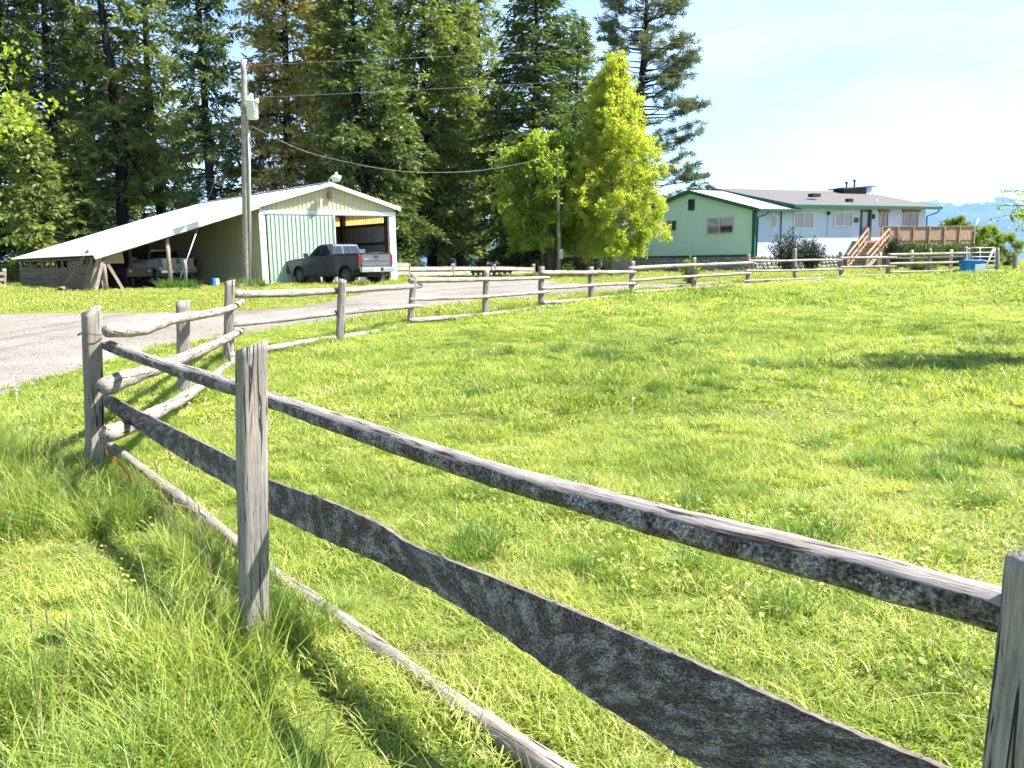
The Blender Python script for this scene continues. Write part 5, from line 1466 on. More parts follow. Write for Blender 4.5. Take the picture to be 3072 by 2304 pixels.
CON = {
    'a': conifer(1, 28, .08, 4.3, 1.1, .38, 'needles_mid', gap=.05),
    'b': conifer(2, 25, .03, 4.7, 1.2, .42, 'needles_dark', gap=.03, dead=6),
    'c': conifer(3, 30, .14, 4.0, 1.05, .36, 'needles_dark', gap=.15, dead=14),
    'd': conifer(4, 31, .2, 3.7, 1.0, .30, 'needles_mid', gap=.25, dead=18),
    'e': conifer(5, 29, .06, 5.0, 1.1, .40, 'needles_olive', gap=.10, dead=12),
    'f': conifer(6, 26, .10, 3.4, 1.05, .45, 'needles_mid', gap=.10, dead=8),
    'g': conifer(8, 13, .03, 2.6, 1.15, .35, 'needles_mid', gap=.05, dead=3),
}
TREES = [  # px, distance, variant, scale, stretch, label
    (-40, 58, 'c', 1.0, 1.0, 'dark conifer cut by the left edge of the picture'),
    (70, 64, 'b', 1.15, 1.0, 'dense dark conifer behind the far left end of the shed roof'),
    (205, 60, 'c', 1.0, 1.0, 'tall dark conifer above the middle of the board shed'),
    (380, 61, 'd', 1.08, 1.05, 'open crowned conifer with a long bare dark trunk behind the shed'),
    (492, 64, 'd', 1.05, .95, 'slim bare trunked conifer beside the sky gap left of the utility pole'),
    (650, 58, 'c', .95, .95, 'dark conifer immediately left of the utility pole'),
    (890, 60, 'e', 1.0, 1.05, 'broad olive brown conifer behind the barn ridge'),
    (1095, 57, 'b', 1.0, 1.1, 'dense green conifer whose boughs hang beside the barn right corner'),
    (1195, 74, 'f', .98, 1.15, 'narrow conifer set back in the gap right of the barn'),
    (300, 68, 'f', 1.15, 1.1, 'conifer just left of the bare trunk behind the shed'),
    (1010, 72, 'a', 1.02, 1.05, 'conifer set back right of the yard lamp'),
    (1290, 63, 'a', 1.0, 1.1, 'light green conifer standing between the barn and the two close trunks'),
    (1385, 70, 'a', 1.05, .9, 'conifer with sunlit upper crown left of the thin bare trunk'),
    (1452, 76, 'd', 1.12, .9, 'thin conifer with a long bare trunk left of the big spruce'),
    (1612, 62, 'b', .95, 1.4, 'big dark spruce whose top rises behind the green maple'),
    (1735, 78, 'b', .92, 1.15, 'dark conifer behind the yellow green tree'),
    (120, 54, 'g', .95, 1.0, 'small bright conifer right behind the low shed roof'),
    (250, 57, 'g', .85, 1.1, 'small conifer under the tall trees behind the shed'),
    (1190, 58, 'g', .85, 1.0, 'small conifer beside the barn right wall'),
    (1345, 84, 'g', 1.0, 1.1, 'small conifer far back between the trunks right of the barn'),
    (1560, 84, 'g', 1.0, 1.2, 'small conifer far back below the big spruce'),
    (440, 88, 'g', 1.3, 1.2, 'small distant conifer low in the sky gap behind the shed'),
]
for k, (px, y, v, sc, st, lab) in enumerate(TREES):
    x, yy = plan(px, y)
    link_tree('conifer_tree', CON[v][0], CON[v][1], (x, yy, ground(x, yy) - .1), (sc * st, sc * st, sc), (k * 2.39) % 6.28, lab, 'conifers behind the barn')

# open ponderosa-like pine right of the yellow tree
def pine(seed, h=30.0, rmax=4.4, base=.2):
    g = np.random.default_rng(seed); r0 = random.Random(seed); tr = MB()
    ln = [Vector((.2 * math.sin(k * .8), .15 * math.cos(k), h * k / 12)) for k in range(13)]
    tr.tube(ln, [.40 * (1 - k / 12) ** .8 + .03 for k in range(13)], 9, noise=.08, seed=seed)
    P, D, S, L, W = [], [], [], [], []
    z = h * base
    while z < h:
        f = (z - h * base) / (h * (1 - base))
        prof = (1 - f) ** .6 * r0.choice((.6, .75, .9, 1.0, 1.1))
        a = r0.uniform(0, 6.28); bl = (rmax * prof + .5) * r0.uniform(.6, 1.15)
        d = Vector((math.cos(a), math.sin(a), 0)); rise = r0.uniform(-.05, .75) + .3 * f
        def pt(t): return Vector((0, 0, z)) + d * (bl * t) + Vector((0, 0, bl * (rise * t * t - .1 * t)))
        tr.tube([pt(t) for t in (0, .4, .75, 1)], [.05 + .012 * bl, .045, .03, .012], 4, cap=False)
        ends = [pt(1)]
        for j in range(int(4 + bl * 3.6)):
            t = r0.uniform(.4, 1) ** .7; q = pt(t)
            e = q + (d * r0.uniform(.1, .9) + Vector((-d.y, d.x, 0)) * r0.choice((-1, 1)) * r0.uniform(.3, 1) + Vector((0, 0, r0.uniform(-.05, .6)))).normalized() * r0.uniform(.35, .95)
            tr.tube([q, e], [.018, .008], 3, cap=False); ends.append(e)
        for e in ends:                                     # bottle-brush tufts of long needles
            m = 30; c = np.array(e)
            dirs = unit(g.normal(0, 1, (m, 3)) + np.array([d.x * .5, d.y * .5, .5]))
            P.append(c + g.normal(0, .07, (m, 3))); D.append(dirs); S.append(unit(np.cross(dirs, g.normal(0, 1, (m, 3)))))
            L.append(g.uniform(.24, .44, m)); W.append(g.uniform(.04, .075, m))
        z += r0.uniform(.12, .22)
    crown = cards_mesh('crown', np.concatenate(P), np.concatenate(D), np.concatenate(S), np.concatenate(L), np.concatenate(W), M['needles_pine'])
    return tr.mesh('trunk', [M['bark_dark']], True), crown
pn = pine(21)
x, yy = plan(1925, 82); link_tree('pine_tree', pn[0], pn[1], (x, yy, ground(x, yy)), (1.45, 1.45, 1.0), 1.0, 'tall open crowned pine behind the left end of the house', None)
x, yy = plan(2095, 100); link_tree('pine_tree', pn[0], pn[1], (x, yy, ground(x, yy) - 1), (.9, .9, .36), 3.0, 'top of a small pine peeping over the house roof', None)

# broadleaf trees: limbs that fork, leaves in clumps at the twigs
def broadleaf(seed, h, shape, mat, bark, n_limbs=14, leaf_l=(.10, .18), leaf_w=(.07, .12), per=34, twigs=8, spread=.45, trunk_r=.16, stems=1, droopy=.0, clump=.30, crown_base=.18, interior=0.0, fill=0):
    """shape(f) -> crown radius at height fraction f (0 base of crown .. 1 top)"""
    g = np.random.default_rng(seed); r0 = random.Random(seed); tr = MB()
    P, D, S, L, W = [], [], [], [], []
    for s in range(stems):
        a = s * 6.283 / stems + .4; k0 = 0 if stems == 1 else .35
        top = Vector((math.cos(a) * k0 * 2.4, math.sin(a) * k0 * 2.4, h * (.97 if stems == 1 else r0.uniform(.7, .92))))
        basep = Vector((math.cos(a) * k0 * .5, math.sin(a) * k0 * .5, 0))
        pts = [basep.lerp(top, t) + Vector((r0.uniform(-.08, .08), r0.uniform(-.08, .08), 0)) * h * .1 for t in np.linspace(0, 1, 9)]
        tr.tube(pts, [trunk_r * (1 - .93 * t) for t in np.linspace(0, 1, 9)], 8, noise=.06, seed=seed + s)
        for k in range(n_limbs):
            f = (k + r0.random()) / n_limbs
            zf = crown_base + (1 - crown_base) * f
            c = pts[min(8, int(zf * 8 * .98))]; c = Vector((c.x, c.y, zf * h * .96))
            R = shape(f)
            for m_ in range(3 if stems == 1 else 2):
                aa = r0.uniform(0, 6.283)
                out = Vector((math.cos(aa), math.sin(aa), spread + r0.uniform(-.2, .35)))
                end = c + out * (R * r0.uniform(.72, 1.08)); end.z = min(end.z, h * 1.02)
                mid_ = c.lerp(end, .5) + Vector((r0.uniform(-.1, .1), r0.uniform(-.1, .1), .12 * R))
                tr.tube([c - Vector((0, 0, .1 * h * .2)), mid_, end], [.05 * trunk_r / .16, .028, .008], 4, cap=False)
                for j in range(twigs):
                    t = r0.uniform(.25, 1.0); q = (c.lerp(mid_, t * 2) if t < .5 else mid_.lerp(end, t * 2 - 1))
                    e = q + Vector((r0.gauss(0, 1), r0.gauss(0, 1), r0.gauss(.15 - droopy, .8))).normalized() * R * r0.uniform(.12, .38)
                    tr.tube([q, e], [.012, .004], 3, cap=False)
                    n = int(per * r0.uniform(.5, 1.3))
                    u = g.uniform(0, 1, (n, 1)); cc = np.array(q) * (1 - u) + np.array(e) * u + g.normal(0, clump * .45, (n, 3))
                    dirs = unit(g.normal(0, 1, (n, 3)) + np.array([0, 0, -.5 - droopy])); P.append(cc); D.append(dirs)
                    S.append(unit(np.cross(dirs, g.normal(0, 1, (n, 3)) + np.array([.9, 0, 1.0]))))
                    L.append(g.uniform(*leaf_l, n)); W.append(g.uniform(*leaf_w, n))
    if fill:                                               # fine twigs hung through the whole crown
        cl_ = []
        for k in range(fill // 12):
            f = r0.random() ** 1.2; a = r0.uniform(0, 6.283)
            lob = .74 + .20 * math.sin(3 * a + 9 * f + seed) + .14 * math.sin(17 * f + 2 * a)
            rr_ = shape(f) * (.30 + .75 * math.sqrt(r0.random())) * lob * 1.15
            cl_.append((rr_ * math.cos(a), rr_ * math.sin(a), h * (crown_base + (1 - crown_base) * f), a))
        for k in range(fill):
            x_, y_, z_, a = cl_[k % len(cl_)]
            c = np.array([x_ + r0.gauss(0, .20), y_ + r0.gauss(0, .20), z_ + r0.gauss(0, .26)]); ln = r0.uniform(.2, .6)
            n = 26; u = g.uniform(0, 1, (n, 1)); dv = np.array([math.cos(a) * .35, math.sin(a) * .35, r0.uniform(-1, .35)])
            cc = c + dv * ln * u + g.normal(0, .07, (n, 3)); dirs = unit(g.normal(0, 1, (n, 3)) + np.array([0, 0, -.5 - droopy])); P.append(cc); D.append(dirs)
            S.append(unit(np.cross(dirs, g.normal(0, 1, (n, 3)) + np.array([.9, 0, 1.0])))); L.append(g.uniform(*leaf_l, n)); W.append(g.uniform(*leaf_w, n))
    crown = cards_mesh('crown', np.concatenate(P), np.concatenate(D), np.concatenate(S), np.concatenate(L), np.concatenate(W), M[mat], mid=.45)
    return tr.mesh('trunk', [M[bark]], True), crown

def put(t, name, px, y, lab, scale=(1, 1, 1), rot=0, dz=0, cat='tree', group=None):
    x, yy = plan(px, y); return link_tree(name, t[0], t[1], (x, yy, ground(x, yy) + dz), scale, rot, lab, group, cat)
birch = broadleaf(31, 12.4, lambda f: 2.75 * float(np.interp(f, [0, .12, .3, .5, .7, .85, 1], [.66, .92, 1.0, .84, .56, .33, .08])), 'birch_leaf', 'bark_birch', 30, (.08, .15), (.055, .10), 40, 9, .15, .15, 1, .35, .26, .12, fill=3200)
put(birch, 'birch_tree', 1838, 46, 'bright yellow green conical tree standing in front of the house left end', (1.06, 1.06, .935))
maple = broadleaf(32, 8.0, lambda f: 2.5 * math.sqrt(max(.05, 1 - (1.5 * f - .62) ** 2)), 'maple_leaf', 'bark_grey', 11, (.12, .21), (.10, .16), 24, 7, .3, .12, 4, 0, .30, .24, fill=1500)
put(maple, 'maple_tree', 1645, 47, 'smaller round green tree with many stems left of the yellow tree', (1.12, 1.12, .97))
leftm = broadleaf(33, 9.5, lambda f: 4.3 * math.sqrt(max(.05, 1 - (1.6 * f - .7) ** 2)), 'maple_leaf', 'bark_grey', 15, (.13, .22), (.11, .18), 30, 9, .25, .2, 1, 0, .35, .26)
put(leftm, 'maple_tree', -265, 26, 'bright leafy branches of a maple reaching in at the left edge', (1.0, 1.0, 1.0), 1.2)
apple = broadleaf(34, 5.0, lambda f: 2.4 * math.sqrt(max(.05, 1 - (1.5 * f - .6) ** 2)), 'maple_leaf', 'bark_dark', 8, (.10, .18), (.08, .13), 8, 7, .35, .12, 1, 0, .2, .25)
put(apple, 'apple_tree', 3150, 43, 'small sparse leafed fruit tree reaching in at the right edge', (1.1, 1.1, 1.05), .4)
yard = broadleaf(35, 4.6, lambda f: 1.9 * math.sqrt(max(.05, 1 - (1.7 * f - .7) ** 2)), 'yard_leaf', 'bark_grey', 8, (.13, .22), (.10, .16), 34, 7, .3, .1, 2, 0, .3, .12)
S_ = on_ground(2960, 1100); S_ = S_ + Vector((2.75, .28, 0))
link_tree('yard_tree', yard[0], yard[1], (S_.x, S_.y, ground(S_.x, S_.y)), (1.0, .5, .95), .0, 'leafy tree just outside the right edge, known by its shadow on the pasture', None)
for px, y, sc, lab in ((2865, 68, .86, 'yellow green yard tree showing above the right of the deck railing'), (2952, 60, .66, 'leafy yard tree right of the deck end'), (3010, 52, .5, 'lower leafy yard tree behind the metal gate')):
    put(yard, 'yard_tree', px, y, lab, (sc * 1.15, sc * 1.15, sc), px * .1, -.3)

# shrubs and hedge by the house
def shrub(seed, w, h, mat, n=2600, leafs=(.10, .22), upr=.7, wd=(.03, .07)):
    g = np.random.default_rng(seed); r0 = random.Random(seed); tr = MB(); P, D = [], []
    for k in range(34):
        a = r0.uniform(0, 6.28); rr_ = w * .5 * math.sqrt(r0.random()); hh = h * (1 - .45 * (rr_ / (w * .5)) ** 2) * r0.uniform(.75, 1.08)
        b = Vector((rr_ * .35 * math.cos(a), rr_ * .35 * math.sin(a), 0)); e = Vector((rr_ * math.cos(a), rr_ * math.sin(a), hh))
        tr.tube([b, b.lerp(e, .5) + Vector((0, 0, .08)), e], [.02, .014, .005], 4, cap=False)
        m = n // 34; u = g.uniform(.12, 1.03, (m, 1)) ** .75
        P.append(np.array(b) * (1 - u) + np.array(e) * u + g.normal(0, w * .055, (m, 3)) * np.array([1, 1, .8]))
        D.append(unit(g.normal(0, 1, (m, 3)) + np.array([math.cos(a) * .5, math.sin(a) * .5, upr])))
    P = np.concatenate(P); D = np.concatenate(D); P[:, 2] = np.maximum(P[:, 2], .03)
    S = unit(np.cross(D, g.normal(0, 1, P.shape)))
    c = cards_mesh('crown', P, D, S, g.uniform(*leafs, len(P)), g.uniform(*wd, len(P)), M[mat])
    return tr.mesh('trunk', [M['bark_grey']], True), c
sh1, sh2, sh3 = shrub(41, 2.3, 2.5, 'shrub_leaf', 3600), shrub(42, 1.8, 2.0, 'shrub_leaf', 3000), shrub(43, 2.4, 1.0, 'hedge_leaf', 3600, (.08, .16), .6, (.04, .08))
def put_shrub(m, px, y, lab, sc=(1, 1, 1), rot=0, z=None, group=None):
    x, yy = plan(px, y)
    t = link_tree('shrub', m[0], m[1], (x, yy, ground(x, yy) if z is None else z), sc, rot, lab, group, 'shrub')
    for c in t.children:
        if c.name.startswith('trunk'): c.name = 'stems'
        else: c.name = 'foliage'
put_shrub(sh1, 2362, 50, 'larger dark shrub against the white house wall, left of the pair', (1, 1, 1.0))
put_shrub(sh2, 2432, 50.5, 'smaller dark shrub against the white house wall, right of the pair', (1, 1, .98), 1.0)
put_shrub(sh2, 2686, 49.5, 'dark round shrub beside the deck stairs', (.95, .95, .95), 2.0)
for k, (px, y) in enumerate(((2735, 52.5), (2790, 53), (2845, 53.5), (2895, 54), (2945, 54))):
    put_shrub(sh3, px, y, ['leftmost low green hedge plant under the deck railing', 'second low green hedge plant under the deck railing', 'middle low green hedge plant under the deck railing', 'fourth low green hedge plant under the deck railing', 'low green hedge plant just right of the deck end'][k],
              (1.05, 1, 1.55 - .05 * k), k * 1.3, group='hedge plants under the deck')
put_shrub(shrub(44, .9, 1.1, 'yard_leaf', 500, (.08, .15), .6, (.05, .1)), 2075, 33, 'small light green sapling growing at the fence before the green gable', (1, 1, 1.0))
put_shrub(sh3, 2760, 43, 'low dark plants on the lawn behind the fence end', (.8, .8, .6), 1.0)
put_shrub(sh2, 1745, 50, 'dim undergrowth shrub between the green and the yellow tree', (.9, .9, .8), 1.0)
# ------------------------------------------------------------------ grass: blades in clumps, set out over the ground
def blade_mesh(name, n, rad, h, w, lean, mat, seed, segs=3, curl=.5, extra=None):
    g = np.random.default_rng(seed)
    a = g.uniform(0, 6.283, n); r = rad * np.sqrt(g.uniform(0, 1, n))
    base = np.stack([r * np.cos(a), r * np.sin(a), np.full(n, -.015)], 1)
    az = g.uniform(0, 6.283, n); ln = g.uniform(lean[0], lean[1], n)
    hh = g.uniform(h[0], h[1], n); ww = g.uniform(w[0], w[1], n)
    dirn = np.stack([np.cos(az), np.sin(az), np.zeros(n)], 1)
    tw = az + np.pi / 2 + g.normal(0, .6, n)
    side = np.stack([np.cos(tw), np.sin(tw), np.zeros(n)], 1)
    V = []; 
    for s in range(segs + 1):
        t = s / segs
        p = base + dirn * (hh * (ln * t * .5 + curl * ln * t * t))[:, None] + np.array([0, 0, 1]) * (hh * (t - .28 * ln * t * t))[:, None]
        k = ww * (1 - t ** 1.6) * .5
        if s < segs:
            V.append(p - side * k[:, None]); V.append(p + side * k[:, None])
        else: V.append(p)
    nv = 2 * segs + 1
    V = np.stack(V, 1).reshape(-1, 3)
    faces = []
    for s in range(segs - 1): faces.append([2 * s, 2 * s + 1, 2 * s + 3, 2 * s + 2])
    idx = (np.arange(n) * nv)
    quads = np.concatenate([idx[:, None] + np.array(f)[None] for f in faces], 0)
    tris = idx[:, None] + np.array([2 * segs - 2, 2 * segs - 1, 2 * segs])[None]
    me = bpy.data.meshes.new(name)
    me.vertices.add(len(V)); me.vertices.foreach_set('co', V.astype(np.float32).ravel())
    nl = quads.size + tris.size
    me.loops.add(nl); me.loops.foreach_set('vertex_index', np.concatenate([quads.ravel(), tris.ravel()]).astype(np.int32))
    me.polygons.add(len(quads) + len(tris))
    ls = np.concatenate([np.arange(len(quads)) * 4, len(quads) * 4 + np.arange(len(tris)) * 3]).astype(np.int32)
    lt = np.concatenate([np.full(len(quads), 4), np.full(len(tris), 3)]).astype(np.int32)
    me.polygons.foreach_set('loop_start', ls); me.polygons.foreach_set('loop_total', lt)
    me.materials.append(mat); me.update(calc_edges=True)
    me.polygons.foreach_set('use_smooth', [True] * len(me.polygons))
    return me

def grass_mat(name, cols, trans=.35, dry=(.42, .36, .15), dryamt=.10):
    """cols: dark -> light; colour follows the clump's own tint and wide patches of the pasture"""
    cols = [tuple(k * .86 for k in c) for c in cols]; dry = tuple(k * .85 for k in dry)
    m, nt, out = new_mat(name)
    tint = attr(nt, 'tint', 'INSTANCER').outputs['Fac']
    rp = geo(nt).outputs['Random Per Island']
    P = geo(nt).outputs['Position']
    n1 = noise(nt, P, .55, 4); n2 = noise(nt, P, 3.0, 3)
    n3 = noise(nt, mapping(nt, P, (1, 1, 1), (31, 7, 0)), .17, 3)
    s = math_(nt, 'ADD', math_(nt, 'MULTIPLY', tint, .30), math_(nt, 'ADD', math_(nt, 'MULTIPLY', rp, .26), math_(nt, 'ADD', math_(nt, 'MULTIPLY', n1, .42), math_(nt, 'ADD', math_(nt, 'MULTIPLY', n2, .22), math_(nt, 'MULTIPLY', math_(nt, 'SUBTRACT', n3, .55), .5)))))
    r = ramp(nt, [(.28, cols[0]), (.52, cols[1]), (.75, cols[2])]); nt.links.new(s, r.inputs[0])
    dr = ramp(nt, [(1 - dryamt - .02, 0.), (1 - dryamt + .02, 1.)]); nt.links.new(rp, dr.inputs[0])
    col = mixc(nt, math_(nt, 'MULTIPLY', dr.outputs[0], .8), r.outputs[0], dry)
    p = nt.nodes.new('ShaderNodeBsdfPrincipled'); nt.links.new(col, p.inputs['Base Color']); p.inputs['Roughness'].default_value = .42; p.inputs['Specular IOR Level'].default_value = .32
    t = nt.nodes.new('ShaderNodeBsdfTranslucent'); nt.links.new(mixc(nt, 1., col, (1.15, 1.2, .5), 'MULTIPLY'), t.inputs['Color'])
    mx = nt.nodes.new('ShaderNodeMixShader'); mx.inputs[0].default_value = trans
    nt.links.new(p.outputs[0], mx.inputs[1]); nt.links.new(t.outputs[0], mx.inputs[2]); nt.links.new(mx.outputs[0], out.inputs['Surface'])
    return m
G1 = grass_mat('grass_short', [(.085, .15, .018), (.31, .41, .064), (.57, .61, .18)], .45, dryamt=.13)
G2 = grass_mat('grass_lush', [(.045, .11, .02), (.16, .28, .045), (.37, .46, .12)], .42, dryamt=.04)
G3 = grass_mat('grass_lawn', [(.20, .24, .035), (.34, .385, .07), (.45, .47, .12)], .35, dryamt=.12)
G4 = grass_mat('grass_dry', [(.30, .25, .11), (.42, .36, .18), (.55, .48, .28)], .2, dryamt=.02)

PROTO = []
def proto_coll(name, meshes):
    c = bpy.data.collections.new(name)
    for k, me in enumerate(meshes):
        o = bpy.data.objects.new('grass_clump_%02d' % len(PROTO), me); c.objects.link(o); PROTO.append(o)
    return c
C_NEAR = proto_coll('near_turf', [blade_mesh('turf', 320, .24, (.03, .10), (.004, .0078), (.4, 1.8), G1, 50 + k) for k in range(5)])
C_MID = proto_coll('mid_turf', [blade_mesh('turf', 230, .36, (.03, .11), (.008, .015), (.4, 1.7), G1, 60 + k) for k in range(4)])
C_FAR = proto_coll('far_turf', [blade_mesh('turf', 150, .62, (.04, .12), (.018, .034), (.3, 1.5), G1, 70 + k, 2) for k in range(4)])
C_LAWN = proto_coll('lawn_turf', [blade_mesh('turf', 150, .62, (.03, .075), (.016, .03), (.3, 1.4), G3, 80 + k, 2) for k in range(3)])
C_TUFT = proto_coll('tufts', [blade_mesh('tuft', 150, .15, (.14, .30), (.005, .009), (.25, 1.2), G2, 90 + k, 4) for k in range(4)])
C_TALL = proto_coll('tall', [blade_mesh('tall', 120, .20, (.22, .48), (.0045, .009), (.15, 1.05), G2 if k % 2 else G1, 100 + k, 5, .6) for k in range(4)])
C_DRY = proto_coll('dry', [blade_mesh('dry', 9, .10, (.18, .42), (.0025, .005), (.3, 2.2), G4, 110 + k, 4, .8) for k in range(3)])

def broad_mesh(seed, n=46, rad=.2, mat=None):
    """low clover and dandelion leaves"""
    g = np.random.default_rng(seed)
    a = g.uniform(0, 6.283, n); r = rad * np.sqrt(g.uniform(0, 1, n))
    P = np.stack([r * np.cos(a), r * np.sin(a), g.uniform(.01, .07, n)], 1)
    D = unit(np.stack([np.cos(a * 3), np.sin(a * 3), g.uniform(-.1, .5, n)], 1)); S = unit(np.cross(D, np.array([0, 0, 1.]) + g.normal(0, .3, (n, 3))))
    return cards_mesh('broad', P, D, S, g.uniform(.012, .034, n), g.uniform(.010, .026, n), mat, mid=.6)
C_BROAD = proto_coll('broad', [broad_mesh(120 + k, 60, .22, G1) for k in range(3)])

def scatter(name, coll, pts, rot, scl, idx, tint, label, cat):
    me = bpy.data.meshes.new(name)
    me.from_pydata(pts.tolist(), [], [])
    for nm, typ, data in (('rot', 'FLOAT_VECTOR', rot), ('scl', 'FLOAT_VECTOR', scl), ('idx', 'INT', idx), ('tint', 'FLOAT', tint)):
        a_ = me.attributes.new(nm, typ, 'POINT')
        a_.data.foreach_set('vector' if typ == 'FLOAT_VECTOR' else 'value', np.asarray(data).astype(np.int32 if typ == 'INT' else np.float32).ravel())
    o = bpy.data.objects.new(name, me); COL.objects.link(o)
    ng = bpy.data.node_groups.new(name + '_scatter', 'GeometryNodeTree')
    ng.interface.new_socket('Geometry', in_out='INPUT', socket_type='NodeSocketGeometry'); ng.interface.new_socket('Geometry', in_out='OUTPUT', socket_type='NodeSocketGeometry')
    n = ng.nodes; gi = n.new('NodeGroupInput'); go = n.new('NodeGroupOutput'); ip = n.new('GeometryNodeInstanceOnPoints'); ci = n.new('GeometryNodeCollectionInfo')
    ci.inputs['Collection'].default_value = coll; ci.inputs['Separate Children'].default_value = True; ci.inputs['Reset Children'].default_value = True
    ip.inputs['Pick Instance'].default_value = True
    def na(nm, typ):
        q = n.new('GeometryNodeInputNamedAttribute'); q.data_type = typ; q.inputs['Name'].default_value = nm; return q.outputs[0]
    e2r = n.new('FunctionNodeEulerToRotation')
    lk = ng.links.new
    lk(gi.outputs[0], ip.inputs['Points']); lk(ci.outputs[0], ip.inputs['Instance']); lk(na('idx', 'INT'), ip.inputs['Instance Index'])
    lk(na('rot', 'FLOAT_VECTOR'), e2r.inputs[0]); lk(e2r.outputs[0], ip.inputs['Rotation']); lk(na('scl', 'FLOAT_VECTOR'), ip.inputs['Scale']); lk(ip.outputs[0], go.inputs[0])
    md = o.modifiers.new('scatter', 'NODES'); md.node_group = ng
    tag(o, label, cat, None, 'stuff')
    return o

# where the drive, buildings and frame are
def inside_poly(x, y, poly):
    c = np.zeros(len(x), bool); j = len(poly) - 1
    for i in range(len(poly)):
        xi, yi = poly[i]; xj, yj = poly[j]
        hit = ((yi > y) != (yj > y)) & (x < (xj - xi) * (y - yi) / (yj - yi + 1e-12) + xi)
        c ^= hit; j = i
    return c
drive_poly = [(dm_.v[r[0]][0], dm_.v[r[0]][1]) for r in rows] + [(dm_.v[r[-1]][0], dm_.v[r[-1]][1]) for r in reversed(rows)]
barn_poly = [tuple(B(a, b, 0).xy) for a, b in ((-BLEAN - .1, -.1), (BW + .1, -.1), (BW + .1, BL), (-BLEAN - .1, BL))]
house_poly = [tuple(H(a, b, 0).xy) for a, b in ((0, 0), (HL, 0), (HL, HWD), (0, HWD))]
fence_line = [PP['A']] + [PP[k] for k in ('a2', 'p3', 'p4', 'p5', 'p6', 'p7', 'p8', 'p9', 'p10', 'p11', 'p12', 'p13', 'p14', 'p15', 'p16')]
field_poly = [tuple(PC.xy), tuple(PB.xy), tuple(PA.xy)] + [tuple(p.xy) for p in fence_line] + [(60, 42), (60, -6), (3, -4)]

def ground_np(x, y): return np.array([ground(a, b) for a, b in zip(x, y)])
def in_view(x, y, margin=.06, zoff=.1):
    """keep what the lens can plausibly see (with a margin to the sides)"""
    return (np.abs(x) < y * (.64 + margin) + 1.1)
def lay(y0, y1, dens, seed, xlim=60):
    """uniform random plan points between distances y0..y1, dens per square metre"""
    g = np.random.default_rng(seed)
    hw = y1 * .72 + 1.2; n = int((y1 - y0) * 2 * hw * dens)
    x = g.uniform(-hw, hw, n); y = g.uniform(y0, y1, n)
    k = in_view(x, y) & (np.abs(x) < xlim)
    return x[k], y[k]
def emit(name, coll, nvar, x, y, seed, smin, smax, label, tint0=.0, tint1=1., tilt=.12, zs=None, cat='grass'):
    g = np.random.default_rng(seed + 1000); n = len(x)
    pts = np.stack([x, y, ground_np(x, y)], 1)
    rot = np.stack([g.normal(0, tilt, n), g.normal(0, tilt, n), g.uniform(0, 6.283, n)], 1)
    s = g.uniform(smin, smax, n); scl = np.stack([s, s, s * g.uniform(.8, 1.25, n) * (1 if zs is None else zs)], 1)
    return scatter(name, coll, pts, rot, scl, g.integers(0, nvar, n), g.uniform(tint0, tint1, n), label, cat)
def vnoise(x, y, f, seed):
    """smooth value field in 0..1 for patchiness"""
    g = np.random.default_rng(seed); out = np.zeros(len(x))
    for k in range(6):
        a = g.uniform(0, 6.28); fr = f * g.uniform(.6, 1.8)
        out += np.sin((x * math.cos(a) + y * math.sin(a)) * fr + g.uniform(0, 6.28))
    return .5 + out / 8
def ok_grass(x, y):
    return ~(inside_poly(x, y, drive_poly) | inside_poly(x, y, barn_poly) | inside_poly(x, y, house_poly))

# turf, thinning in count and coarser in blade with distance
x, y = lay(.9, 8.0, 27, 1); k = ok_grass(x, y); emit('grass', C_NEAR, 5, x[k], y[k], 1, .75, 1.25, 'short sunlit pasture grass nearest the camera', zs=.55 + .8 * vnoise(x[k], y[k], 1.1, 5))
x, y = lay(8.0, 19.0, 12, 2); k = ok_grass(x, y); emit('grass', C_MID, 4, x[k], y[k], 2, .8, 1.25, 'pasture grass in the middle distance', zs=.55 + .7 * vnoise(x[k], y[k], .9, 6))
x, y = lay(19.0, 46.0, 4.2, 3); f = inside_poly(x, y, field_poly); k = ok_grass(x, y) & f; emit('grass', C_FAR, 4, x[k], y[k], 3, .8, 1.3, 'far pasture grass up to the long fence', zs=.5 + .6 * vnoise(x[k], y[k], .6, 7))
k = ok_grass(x, y) & ~f; emit('grass', C_LAWN, 3, x[k], y[k], 4, .8, 1.2, 'short mown grass beyond the long fence')
x, y = lay(46.0, 62.0, 1.6, 5); k = ok_grass(x, y); emit('grass', C_LAWN, 3, x[k], y[k], 5, 1.0, 1.5, 'short mown grass round the house and trees')
# tufts: lusher, taller, scattered
x, y = lay(2.0, 14.0, 3.0, 6); v = vnoise(x, y, .9, 8); k = ok_grass(x, y) & (v > .56) & inside_poly(x, y, field_poly); emit('grass_tufts', C_TUFT, 4, x[k], y[k], 6, .35, 1.0, 'darker lush grass tufts in the pasture', 0, 1., zs=.45 + 1.5 * np.clip(v[k] - .56, 0, .4))
x, y = lay(14.0, 36.0, .8, 7); v = vnoise(x, y, .5, 9); k = ok_grass(x, y) & (v > .62) & inside_poly(x, y, field_poly); emit('grass_tufts', C_TUFT, 4, x[k], y[k], 7, .9, 1.7, 'distant lush grass tufts in the pasture', 0, .8, zs=.5)
